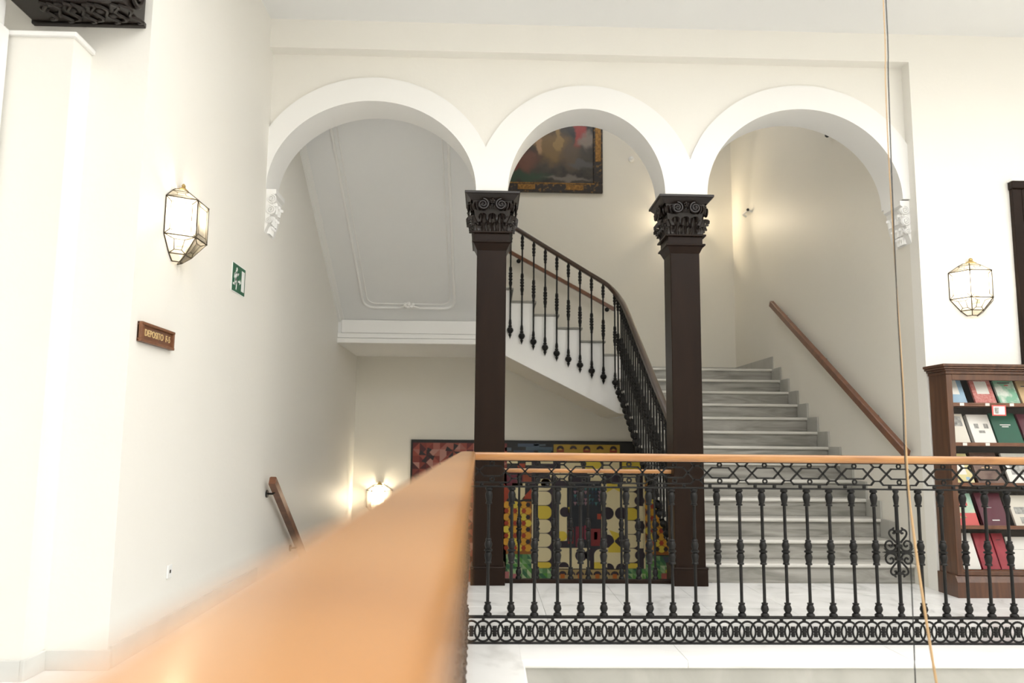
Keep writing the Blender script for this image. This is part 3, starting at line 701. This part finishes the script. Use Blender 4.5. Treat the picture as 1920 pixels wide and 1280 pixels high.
# ------------------------------------------------------------------ painting on the back wall
pa = thing('framed_painting', 'large dark old painting in black and gilded frame on the back wall', 'painting', (.4, YB, 5.05))
PX0, PX1, PZ0, PZ1 = -1.1, 1.745, 5.05, 7.1
FW = .15
MB().cbox(PX0, PX1, YB-.06, YB-.0005, PZ0, PZ0+FW, .012).cbox(PX0, PX1, YB-.06, YB-.0005, PZ1-FW, PZ1, .012).cbox(PX0, PX0+FW, YB-.06, YB-.0005, PZ0+FW, PZ1-FW, .012).cbox(PX1-FW, PX1, YB-.06, YB-.0005, PZ0+FW, PZ1-FW, .012).build('frame', vary(mat('frame_black', (.02, .012, .008), .4), [(.012, .008, .006), (.02, .012, .007), (.2, .1, .02)], nscale=26, detail=3, pos=[.3, .58, .68]), pa)
for x in (-.4, .42, 1.17): MB().cbox(x, x+.27, YB-.068, YB-.06, PZ0+.035, PZ0+FW-.03, .004).build('gilt_panel', gold, pa)
for z in (5.55, 6.35): MB().cbox(PX1-FW+.03, PX1-.03, YB-.068, YB-.06, z, z+.55, .004).build('gilt_panel', gold, pa)
MB().cbox(PX0+FW-.02, PX1-FW+.02, YB-.064, YB-.06, PZ0+FW-.02, PZ0+FW, .002, 1).build('inner_bead', gold, pa)
cv = mat('old_canvas', (.03, .022, .015), .35)
geo = nd(cv, 'ShaderNodeNewGeometry'); sx_ = nd(cv, 'ShaderNodeSeparateXYZ')
nz = nd(cv, 'ShaderNodeTexNoise'); nz.inputs['Scale'].default_value = 5; nz.inputs['Detail'].default_value = 8
link(cv, geo.outputs['Position'], nz.inputs['Vector'])
dm = nd(cv, 'ShaderNodeVectorMath', operation='MULTIPLY_ADD'); dm.inputs[1].default_value = (.3, .0, .3); link(cv, nz.outputs['Color'], dm.inputs[0]); link(cv, geo.outputs['Position'], dm.inputs[2])
cr = nd(cv, 'ShaderNodeValToRGB'); link(cv, nz.outputs['Fac'], cr.inputs[0]); cr.color_ramp.elements[0].position = .35; cr.color_ramp.elements[0].color = (.010, .008, .007, 1); cr.color_ramp.elements[1].position = .7; cr.color_ramp.elements[1].color = (.06, .046, .032, 1)
prev = cr.outputs[0]
for (x, z, rx, rz_, col, sft) in ((.95, 5.8, .3, .3, (.17, .1, .03), .5), (.5, 5.55, .28, .2, (.13, .05, .03), .6), (1.38, 5.98, .1, .25, (.3, .025, .018), .35), (1.5, 5.9, .16, .14, (.2, .16, .13), .5), (1.25, 5.65, .2, .3, (.09, .06, .035), .6), (.5, 5.3, .55, .1, (.02, .045, .022), .6), (1.2, 5.28, .4, .05, (.13, .11, .09), .6), (1.45, 5.5, .25, .07, (.07, .065, .06), .5), (.75, 5.85, .07, .22, (.34, .2, .1), .5), (1.05, 5.95, .05, .28, (.26, .16, .05), .4), (.32, 5.42, .1, .1, (.16, .03, .02), .5)):
    sb = nd(cv, 'ShaderNodeVectorMath', operation='SUBTRACT'); link(cv, dm.outputs[0], sb.inputs[0]); sb.inputs[1].default_value = (x+.15, 0, z+.15)
    ml = nd(cv, 'ShaderNodeVectorMath', operation='MULTIPLY'); link(cv, sb.outputs[0], ml.inputs[0]); ml.inputs[1].default_value = (1/rx, 0, 1/rz_)
    ln = nd(cv, 'ShaderNodeVectorMath', operation='LENGTH'); link(cv, ml.outputs[0], ln.inputs[0])
    mr = nd(cv, 'ShaderNodeMapRange', interpolation_type='SMOOTHSTEP'); link(cv, ln.outputs['Value'], mr.inputs[0]); mr.inputs[1].default_value = 1.2; mr.inputs[2].default_value = 1-sft; mr.inputs[3].default_value = 0; mr.inputs[4].default_value = .95
    mx = nd(cv, 'ShaderNodeMix', data_type='RGBA'); link(cv, mr.outputs[0], mx.inputs[0]); link(cv, prev, mx.inputs[6]); mx.inputs[7].default_value = (*[q*1.15 for q in col], 1); prev = mx.outputs[2]
link(cv, prev, bsdf(cv).inputs['Base Color'])
MB().box(PX0+FW-.01, PX1-FW+.01, YB-.03, YB-.02, PZ0+FW-.01, PZ1-FW+.01).build('canvas', cv, pa)

# ------------------------------------------------------------------ mural with geometric patterns on the back wall
mu = thing('mural', 'large multicoloured geometric pattern mural on the back wall behind the railings', 'mural', (.8, YB, -1))
mxx = lambda u: -1.115+(u-773)*.00797
mzz = lambda v_: 1.212-(v_-826.5)*.00771
MX0, MX1, MZ0, MZ1 = mxx(773), mxx(1330), mzz(1150), mzz(826.5)
MB().cbox(MX0, MX1, YB-.035, YB-.0005, MZ0, MZ1, .003, 1).build('panel', black, mu)
MB().cbox(MX0-.012, MX1+.012, YB-.045, YB-.0004, MZ1, MZ1+.02, .003, 1).cbox(MX0-.012, MX0, YB-.045, YB-.0004, MZ0, MZ1, .003, 1).build('frame', black, mu)
PC = {}; PCm = []; pm = MB()
def colr(c):
    c = tuple(c)
    if c not in PC: PC[c] = len(PCm); PCm.append(mat('mural_%d' % len(PCm), c, .5))
    return PC[c]
LAY = [0]
def poly(pts, c, lay=1):
    y = YB-.035-.0012*lay
    pm.add([(mxx(u), y, mzz(v_)) for u, v_ in pts], [tuple(range(len(pts)))], colr(c))
def rect(u0, v0, u1, v1, c, lay=1): poly([(u0, v0), (u1, v0), (u1, v1), (u0, v1)], c, lay)
def disc(u, v_, r, c, a0=0, a1=360, lay=3):
    n_ = max(6, int((a1-a0)/20)); pts = [(u+r*math.cos(R(a0+(a1-a0)*i/n_)), v_+r*math.sin(R(a0+(a1-a0)*i/n_))) for i in range(n_+(0 if a1-a0 >= 360 else 1))]
    if a1-a0 not in (180, 360): pts.append((u, v_))
    poly(pts, c, lay)
def dee(u0, v0, u1, v1, c, side=1, lay=3, r=9):
    # block with two rounded corners on one side
    r = min(r, (v1-v0)/2, u1-u0); pts = []
    if side > 0:
        pts = [(u0, v0)]+[(u1-r+r*math.sin(R(a)), v0+r-r*math.cos(R(a))) for a in range(0, 91, 18)]+[(u1-r+r*math.cos(R(a)), v1-r+r*math.sin(R(a))) for a in range(0, 91, 18)]+[(u0, v1)]
    else:
        pts = [(u1, v0)]+[(u0+r-r*math.sin(R(a)), v0+r-r*math.cos(R(a))) for a in range(0, 91, 18)]+[(u0+r-r*math.cos(R(a)), v1-r+r*math.sin(R(a))) for a in range(0, 91, 18)]+[(u1, v1)]
    poly(pts, c, lay)
CRM = (.8, .7, .43); YEL = (.74, .57, .06); PLUM = (.018, .008, .02); ORG = (.68, .34, .025); REDc = (.36, .04, .008)
# red tessellation, left
reds = [(.2, .03, .02), (.3, .06, .04), (.12, .012, .012), (.34, .11, .08), (.06, .006, .008), (.26, .05, .03), (.42, .2, .16)]
g = 12.5
for i in range(14):
    for j in range(26):
        u, v_ = 775+i*g, 830+j*g
        if u > 940: continue
        a, b, c_, d_ = (u, v_), (u+g, v_), (u+g, v_+g), (u, v_+g)
        if (i+j) % 2: poly([a, b, c_], random.choice(reds)); poly([a, c_, d_], random.choice(reds))
        else: poly([a, b, d_], random.choice(reds)); poly([b, c_, d_], random.choice(reds))
for cx, cy in ((801, 854), (850, 846), (862, 872), (800, 905)):
    for k in range(4):
        a = R(90*k+20); poly([(cx, cy), (cx+15*math.cos(a-.3), cy+15*math.sin(a-.3)), (cx+15*math.cos(a+.35), cy+15*math.sin(a+.35))], (.012, .006, .008), 2)
# navy panel
for u0, v0, u1, v1, c_ in ((946, 838, 958, 844, (.1, .13, .16)), (970, 830, 1010, 836, (.06, .09, .14)), (985, 836, 1035, 843, (.07, .11, .15)), (962, 843, 1000, 848, (.03, .05, .09)), (1000, 831, 1022, 834, (.1, .14, .17)), (1008, 842, 1032, 848, (.04, .09, .1)), (948, 848, 1034, 856, (.015, .02, .035))): rect(u0, v0, u1, v1, c_)
# golden panel with domed heads
rect(1037, 831, 1161, 858, (.42, .27, .03))
for k, u in enumerate((1049.5, 1074, 1099, 1124, 1149)):
    disc(u, 840, 6.8, (.02, .008, .012), 180, 360, 2); rect(u-6.8, 840, u+6.8, 846, (.25, .04, .008) if k % 2 == 0 else (.45, .28, .03), 2); disc(u, 842, 3.5, (.45, .25, .03), 180, 360, 3)
# mixed band under the top panels
for u0, v0, u1, v1, c_ in ((950, 858, 970, 868, CRM), (970, 868, 984, 876, REDc), (985, 865, 996, 871, CRM), (945, 884, 980, 912, (.14, .012, .03)), (980, 884, 996, 905, (.26, .05, .015)), (960, 905, 984, 925, CRM)): rect(u0, v0, u1, v1, c_)
poly([(944, 905), (960, 925), (944, 945)], REDc, 2); poly([(996, 915), (978, 935), (996, 935)], REDc, 2); disc(975, 928, 9, CRM, lay=2)
# orange bead pattern strips
for (ua, ub, va, vb) in ((944, 996, 940, 1038), (1207, 1262, 895, 1038)):
    rect(ua, va, ub, vb, (.30, .1, .01))
    v_ = va+6; row = 0
    while v_ < vb:
        u = ua+6+(row % 2)*8
        while u < ub:
            disc(u, v_, 6.6, ORG if (row+int(u)) % 3 else YEL, lay=2); u += 16
        u = ua+14-(row % 2)*8
        while u < ub:
            disc(u, v_, 4.2, REDc if (row+int(u)) % 2 else (.02, .008, .01), lay=3); u += 16
        v_ += 11.5; row += 1
# green tessellations at the bottom
greens = [(.1, .25, .09), (.2, .38, .17), (.32, .47, .22), (.03, .13, .06), (.45, .55, .32), (.09, .3, .05)]
for (ua, ub, va, vb) in ((944, 997, 1038, 1110), (1207, 1262, 1040, 1110), (1174, 1207, 1064, 1110), (1008, 1034, 1064, 1110)):
    u = ua
    while u < ub-1:
        v_ = va
        while v_ < vb-1:
            q = 9; a, b, c_, d_ = (u, v_), (min(u+q, ub), v_), (min(u+q, ub), v_+q), (u, v_+q)
            poly([a, b, c_], random.choice(greens)); poly([a, c_, d_], random.choice(greens)); v_ += q
        u += 9
rect(945, 1070, 956, 1092, (.45, .16, .16), 2); rect(962, 1074, 970, 1092, (.4, .12, .14), 2); rect(1236, 1072, 1255, 1094, (.4, .1, .08), 2); poly([(1238, 1040), (1262, 1044), (1248, 1062)], (.05, .07, .1), 2); disc(1248, 1068, 4, (.6, .5, .06), lay=3)
# cream central panel
rect(997, 858, 1206, 1064, PLUM); rect(997, 915, 1008, 1064, CRM, 2)
for v0, v1, c_ in ((896, 920, CRM), (920, 947, CRM), (947, 973, YEL), (973, 999, CRM), (999, 1025, CRM), (1025, 1052, CRM), (1052, 1064, YEL)): dee(1008, v0+.6, 1033, v1-.6, c_, 1, 3, 10)
for v0, v1, c_ in ((896, 920, CRM), (920, 950, CRM), (950, 974, YEL), (974, 1000, CRM), (1000, 1026, CRM), (1026, 1053, CRM), (1053, 1064, YEL)): dee(1172, v0+.6, 1194, v1-.6, c_, 1, 3, 10)
rect(1204, 880, 1207, 1064, CRM, 3)
for v_ in (937, 985, 1039): disc(1197, v_, 9.5, PLUM, lay=4)
for v_ in (961, 1012): rect(1194, v_-14, 1205, v_+14, CRM, 3)
rect(1012, 858, 1036, 868, CRM, 2); rect(1050, 866, 1090, 880, CRM, 2); rect(1060, 858, 1085, 864, YEL, 2); rect(1096, 862, 1126, 880, YEL, 2); rect(1130, 862, 1160, 884, CRM, 2); rect(1165, 862, 1200, 880, YEL, 2); disc(1040, 890, 10, CRM, lay=3); disc(1022, 905, 9, CRM, lay=3); rect(1100, 884, 1130, 900, CRM, 2); rect(1050, 885, 1070, 900, CRM, 2); rect(1165, 886, 1195, 900, CRM, 2)
dee(1046, 912, 1069, 1013, CRM, 1, 2, 10); dee(1046, 995, 1062, 1013, YEL, 1, 3, 8); disc(1058, 959, 9.5, PLUM, lay=4); rect(1064, 950, 1068, 960, YEL, 4)
rect(1062, 905, 1126, 1026, (.008, .012, .02), 3)
teals = [(.02, .09, .11), (.05, .16, .17), (.015, .03, .06), (.28, .16, .2), (.01, .02, .035)]
for i in range(8):
    for j in range(5):
        u, v_ = 1074+i*6.5, 912+j*7
        poly([(u, v_), (u+6.5, v_), (u+3, v_+7)], random.choice(teals), 4)
for u0, v0, u1, v1, c_ in ((1064, 988, 1074, 1018, (.22, .012, .02)), (1078, 986, 1092, 1024, (.16, .008, .025)), (1094, 984, 1102, 1010, (.28, .02, .06)), (1106, 990, 1124, 1022, (.2, .012, .015)), (1112, 996, 1118, 1010, (.34, .03, .09)), (1118, 962, 1125, 972, (.4, .05, .02))): rect(u0, v0, u1, v1, c_, 4)
rect(1126, 905, 1172, 1064, CRM, 2); poly([(1136, 905), (1163, 905), (1163, 922), (1149, 914), (1136, 922)], YEL, 3)
for u, v_ in ((1137, 961), (1163, 961)): disc(u, v_, 12, PLUM, lay=3)
for u, v_, a in ((1137, 1013, 0), (1163, 1013, 0)): disc(u, v_, 12.5, PLUM, lay=3)
poly([(1138, 1026), (1150, 1014), (1163, 1026), (1163, 1034), (1138, 1034)], YEL, 4); poly([(1140, 992), (1163, 1000), (1150, 1012)], YEL, 4)
dee(1112, 1028, 1136, 1062, CRM, -1, 4, 11); disc(1106, 1039, 11, PLUM, lay=3); disc(1098, 1039, 0.5, PLUM)
rect(1046, 1026, 1104, 1064, CRM, 2); disc(1088, 1040, 11, PLUM, lay=3); disc(1056, 1062, 10, PLUM, 180, 360, 3); disc(1139, 1064, 10, PLUM, 180, 360, 3); disc(1162, 1064, 10, PLUM, 180, 360, 3)
rect(1112, 1052, 1126, 1064, YEL, 5)
# bottom strip of arches
rect(1046, 1066, 1174, 1110, (.42, .3, .12), 1)
for k in range(8): u = 1054+k*16; disc(u, 1076, 7.5, PLUM, 180, 360, 2); rect(u-4, 1074, u+4, 1092, (.45, .12, .01) if k % 2 == 0 else (.55, .43, .2), 3)
obj('printed_pattern', pm.mesh('printed_pattern', PCm), mu)

# ------------------------------------------------------------------ display bookcase on the right
cb = thing('bookcase', 'glazed brown wooden display bookcase against the right wall', 'bookcase', (4.6, 6.6, 0))
CX0, CX1, CY0, CY1 = 3.785, 5.3, 6.45, 6.715
MB().cbox(CX0, CX0+.05, CY0+.03, CY1, .16, 1.82, .003).build('side_panel', cab_w, cb); MB().cbox(CX1-.05, CX1, CY0+.03, CY1, .16, 1.82, .003).build('side_panel', cab_w, cb)
dk = mat('cabinet_inside', (.03, .022, .016), .6)
MB().box(CX0+.05, CX1-.05, CY1-.02, CY1-.002, .16, 1.82).build('back_panel', dk, cb)
MB().prism([(CY0-.02, 0), (CY1, 0), (CY1, .17), (CY0+.01, .17), (CY0-.005, .15), (CY0-.02, .12)], 'x', CX0-.02, CX1+.02).build('plinth', cab_w, cb)
cor = MB()
for k, (e, z0, z1) in enumerate(((.01, 1.79, 1.815), (.022, 1.815, 1.832), (.04, 1.832, 1.85), (.05, 1.85, 1.872))): cor.cbox(CX0-e, CX1+e, CY0-e, CY1, z0, z1, .004)
cor.build('cornice', cab_w, cb)
dm_ = MB().cbox(CX0-.004, CX0+.046, CY0, CY0+.028, .172, 1.79, .004).cbox(CX0+.046, CX1-.05, CY0, CY0+.028, 1.74, 1.79, .004).cbox(CX0+.046, CX1-.05, CY0, CY0+.028, .172, .205, .004).cbox(CX1-.05, CX1, CY0, CY0+.028, .172, 1.79, .004)
do = dm_.build('door_frame', cab_w, cb)
MB().box(CX0+.046, 4.42, CY0+.01, CY0+.014, .205, 1.74).build('glass_pane', cabglass, do); MB().box(4.41, CX1-.05, CY0+.017, CY0+.021, .205, 1.74).build('glass_pane', cabglass, do)
SH = [1.545, 1.218, .892, .55, .20]
for z in SH: MB().cbox(CX0+.052, CX1-.052, CY0+.032, CY1-.022, z-.018, z, .002, 1).cbox(CX0+.052, CX1-.052, CY0+.032, CY0+.04, z, z+.012, .001, 1).build('shelf', hand_w, cb)
LEAN = R(25)
def book(x0, x1, z, h, th, ma, label, extras=(), spine=None):
    t = thing('book', label, 'book', ((x0+x1)/2, CY0+.06, z), 'books in the display bookcase')
    M = Matrix.Translation(((x0+x1)/2, CY0+.052, z+.001)) @ Matrix.Rotation(-LEAN, 4, 'X')
    wd = (x1-x0)/2
    obj('cover', MB().cbox(-wd, wd, 0, .003, 0, h, .001, 1).cbox(-wd, wd, th-.003, th, 0, h, .001, 1).cbox(-wd, -wd+.003, 0, th, 0, h, .001, 1).mesh('cover', spine or ma), t, M) if spine else obj('cover', MB().cbox(-wd, wd, 0, .003, 0, h, .001, 1).cbox(-wd, wd, th-.003, th, 0, h, .001, 1).cbox(-wd, -wd+.003, 0, th, 0, h, .001, 1).mesh('cover', ma), t, M)
    obj('pages', MB().box(-wd+.003, wd-.003, .003, th-.003, .003, h-.003).mesh('pages', paper), t, M)
    for (u0, u1, v0, v1, em, nm) in extras:
        obj(nm, MB().box(-wd+2*wd*u0, -wd+2*wd*u1, -.0012, 0, h*v0, h*v1).mesh(nm, em), t, M)
cream_b = mat('cream_cover', (.68, .64, .55), .5); blue_b = vary(mat('blue_cover', (.2, .35, .5), .5), [(.2, .33, .46), (.34, .48, .58)], nscale=8)
red_b = vary(mat('mottled_red_cover', (.5, .12, .1), .5), [(.42, .07, .06), (.6, .3, .26)], nscale=60)
grn_b = vary(mat('pale_green_cover', (.3, .5, .36), .5), [(.2, .42, .28), (.62, .66, .58)], nscale=7, pos=[.45, .55]); bei_b = mat('beige_cover', (.55, .38, .2), .5)
dgr_b = mat('dark_green_cover', (.008, .09, .05), .4); mar_b = mat('maroon_cover', (.09, .008, .022), .4); cri_b = vary(mat('crimson_cover', (.3, .012, .025), .45), [(.24, .008, .02), (.38, .03, .045)], nscale=20)
yel_b = vary(mat('yellow_cover', (.6, .5, .15), .5), [(.6, .5, .18), (.7, .65, .4)], nscale=9); brn_b = vary(mat('brown_cover', (.12, .06, .04), .5), [(.08, .04, .03), (.2, .13, .1)], nscale=12)
aqua_b = vary(mat('aqua_cover', (.4, .6, .5), .5), [(.2, .5, .42), (.65, .65, .45)], nscale=12); coral_b = mat('coral_print', (.6, .1, .09), .5); grey_p = vary(mat('grey_print', (.35, .35, .33), .6), [(.15, .15, .14), (.55, .54, .5)], nscale=35); ink = mat('ink', (.1, .09, .08), .6); silver = mat('silver_print', (.7, .7, .66), .4)
S0, S1, S2_, S3, S4 = SH
book(3.845, 3.985, S0+.001, .235, .02, blue_b, 'pale blue book with white label on the top shelf', [(.0, .7, .38, .95, paper, 'cover_label')])
book(4.055, 4.235, S0+.001, .24, .02, red_b, 'mottled red book with white label on the top shelf', [(.22, .8, .4, .9, paper, 'cover_label')])
book(4.262, 4.435, S0+.001, .225, .02, grn_b, 'green and white illustrated book on the top shelf', [(.2, .8, .88, .92, ink, 'title_print'), (.5, .7, .78, .82, coral_b, 'title_print')])
book(4.455, 4.63, S0+.001, .24, .02, bei_b, 'beige book at the right edge of the top shelf', [(.2, .8, .7, .74, ink, 'title_print')])
book(3.84, 3.992, S1+.001, .275, .015, cream_b, 'cream book with engraved landscape on the second shelf', [(.1, .86, .58, .92, grey_p, 'picture_print')])
book(4.025, 4.21, S1+.001, .27, .04, paper, 'thick white book with two grey pictures on the second shelf', [(.22, .42, .52, .68, grey_p, 'picture_print'), (.66, .86, .52, .68, grey_p, 'picture_print'), (.36, .64, .36, .45, grey_p, 'title_print')])
book(4.225, 4.44, S1+.001, .285, .02, dgr_b, 'dark green book with silver title on the second shelf', [(.3, .72, .6, .63, silver, 'title_print'), (.36, .62, .54, .57, silver, 'title_print')])
book(4.46, 4.66, S1+.001, .28, .02, mar_b, 'dark maroon book at the right end of the second shelf', [(.3, .7, .6, .63, silver, 'title_print')])
book(3.85, 4.005, S2_+.001, .27, .02, yel_b, 'yellow book with white oval on the middle shelf', [(.25, .7, .3, .75, paper, 'cover_label'), (.6, .8, .12, .22, blue_b, 'title_print')])
book(4.035, 4.255, S2_+.001, .28, .03, brn_b, 'dark brown marbled book on the middle shelf', [(.3, .7, .5, .53, bei_b, 'title_print')])
book(4.3, 4.51, S2_+.001, .275, .02, paper, 'white book with grey drawings on the middle shelf', [(.2, .8, .3, .7, grey_p, 'picture_print')])
book(3.86, 4.02, S3+.001, .285, .02, aqua_b, 'aqua and coral book on the fourth shelf', [(0, 1, 0, .4, coral_b, 'cover_band'), (.25, .7, .62, .72, coral_b, 'title_print'), (.1, .45, .24, .3, yel_b, 'title_print')])
book(4.055, 4.27, S3+.001, .29, .035, mar_b, 'dark maroon book with pale title line on the fourth shelf', [(.4, .68, .17, .2, silver, 'title_print'), (.32, .52, .55, .56, silver, 'title_print')])
book(4.325, 4.51, S3+.001, .27, .02, cream_b, 'cream book with black photographs on the fourth shelf', [(.15, .9, .4, .62, grey_p, 'picture_print'), (.3, .9, .1, .3, grey_p, 'picture_print')])
book(3.868, 4.01, S4+.013, .3, .015, paper, 'plain white book on the bottom shelf', [(.2, .8, .75, .77, grey_p, 'title_print')])
book(4.025, 4.17, S4+.013, .3, .03, cri_b, 'crimson book beside the white one on the bottom shelf', [(.4, .6, .1, .12, mar_b, 'title_print')])
book(4.18, 4.275, S4+.013, .3, .03, cri_b, 'narrower crimson book right of the wide crimson one on the bottom shelf', [(.3, .7, .8, .82, mar_b, 'title_print')])
book(4.29, 4.47, S4+.013, .27, .015, paper, 'white book with faint lines at the right of the bottom shelf', [(.1, .9, .6, .61, grey_p, 'title_print')])
for z, xs_ in ((S0, (3.92, 4.135, 4.34)), (S1, (3.925, 4.115))):
    for x in xs_:
        lab = 'small white shelf tag on the %s shelf edge under the %s' % (('top', {3.92: 'pale blue book', 4.135: 'mottled red book', 4.34: 'green illustrated book'}[x]) if z == S0 else ('second', {3.925: 'engraved landscape book', 4.115: 'thick white book'}[x]))
        tag(MB().cbox(x-.018, x+.018, CY0+.0295, CY0+.0318, z-.014, z+.009, .0008, 1).build('shelf_tag', paper), lab, 'label', 'shelf tags in the bookcase')
nt_ = thing('notice', 'small white notice with red border stuck on the bookcase glass', 'notice', (4.21, CY0, 1.45))
MB().box(4.155, 4.272, CY0+.006, CY0+.0095, 1.45, 1.537).build('border', coral_b, nt_); MB().box(4.166, 4.261, CY0+.0045, CY0+.006, 1.46, 1.527).build('sheet', paper, nt_); MB().box(4.175, 4.21, CY0+.0035, CY0+.0045, 1.468, 1.518).build('print_block', grey_p, nt_)

# ------------------------------------------------------------------ dark panelled door casing at the right edge
db = MB().cbox(4.615, 4.70, YW-.05, YW-.0005, 0, 3.48, .006).cbox(4.70, 5.9, YW-.05, YW-.0005, 3.14, 3.48, .006).cbox(4.605, 5.92, YW-.07, YW-.0005, 3.46, 3.53, .01).cbox(5.9, 5.985, YW-.05, YW-.0005, 0, 3.48, .006)
dd = struct('door_2', db, lacq)
for x in (4.735, 5.1, 5.47): MB().cbox(x, x+.28, YW-.062, YW-.05, 3.22, 3.40, .006).build('raised_panel', lacq, dd)
MB().cbox(4.60, 5.93, YW-.075, YW-.0005, 3.53, 3.55, .003).build('cap_strip', white, dd)
MB().box(4.70, 5.9, YW-.012, YW-.0005, 0, 3.14).build('door_leaf', paint, dd)
MB().cbox(4.70, 4.712, YW-.04, YW-.012, 0, 3.14, .002, 1).build('inner_bead', lacq, dd)

# ------------------------------------------------------------------ dark carved bracket high in the upper left corner
ck = thing('carved_bracket', 'dark carved wooden cornice bracket high on the left wall corner', 'bracket', (-2.3, 4.3, 3.55))
KX0, KX1, KY0, KY1, KZ = -2.626, -2.012, 4.10, 4.3995, 3.555
MB().cbox(KX0, KX1, KY0+.03, KY1, KZ, KZ+.5, .006).build('body', carve, ck)
MB().cbox(KX0-.01, KX1+.012, KY1-.035, KY1, KZ-.012, KZ+.02, .005).cbox(KX0-.005, KX1+.008, KY0, KY0+.032, KZ+.0, KZ+.055, .006).cbox(KX0-.01, KX1+.01, KY0-.03, KY0+.04, KZ+.05, KZ+.5, .006).build('moulding', carve, ck)
for i in range(9):
    MB().ball((KX0+.14+i*.05, KY0+.13+.06*math.sin(i*2.1), KZ-.001), .026, 8, 0, (1, .9, .5)).build('carved_boss', carve, ck, True)
for i in range(8):
    x = KX0+.12+i*.065; f = 1 if i % 2 else -1
    MB().tube(smoothpath([(x, KY0+.15-f*.09, KZ-.001), (x+.05, KY0+.15-f*.05, KZ-.010), (x+.02, KY0+.15+f*.02, KZ-.006), (x+.06, KY0+.15+f*.08, KZ-.008), (x+.03, KY0+.15+f*.1, KZ-.004)], 5), [.011]*21, 6).build('carved_tendril', carve, ck, True)
sv = volute_mesh('side_volute', .1, 1, carve, 2.4, .16)
obj('side_volute', sv, ck, T(KX1+.004, KY0+.14, KZ+.13, R(90)))

# ------------------------------------------------------------------ hanging cords over the atrium
tp = [(1.975, 3.7, 6.5), (1.965, 3.7, 3.505), (1.953, 3.7, 2.995), (1.949, 3.7, 2.501), (1.955, 3.7, 1.892), (1.962, 3.7, 1.433), (1.959, 3.7, 1.158), (1.962, 3.7, .962), (1.979, 3.7, .721), (2.007, 3.7, .436), (2.043, 3.7, .122), (2.101, 3.7, -.252), (2.3, 3.7, -1.4)]
bp_ = [(1.98, 3.69, 6.5), (1.973, 3.69, 3.517), (1.963, 3.69, 3.004), (1.954, 3.69, 2.508), (1.948, 3.69, 1.896), (1.95, 3.69, 1.434), (1.945, 3.69, 1.158), (1.949, 3.69, .888), (1.946, 3.69, .646), (1.944, 3.69, .432), (1.939, 3.69, .116), (1.933, 3.69, -.26), (1.92, 3.69, -1.5)]
rr = [.0028 if p_[2] > 1.2 else (.0045 if p_[2] > .9 else .0062) for p_ in smoothpath(tp, 4)]
tag(MB().tube(smoothpath(tp, 4), rr, 8, up=(0, 1, 0)).build('hanging_cord', tan, None, True), 'tan rope hanging over the atrium in front of the cross railing', 'cord')
tag(MB().tube(smoothpath(bp_, 4), .003, 6, up=(0, 1, 0)).build('hanging_cord', black, None, True), 'thin black cable hanging beside the tan rope', 'cord')
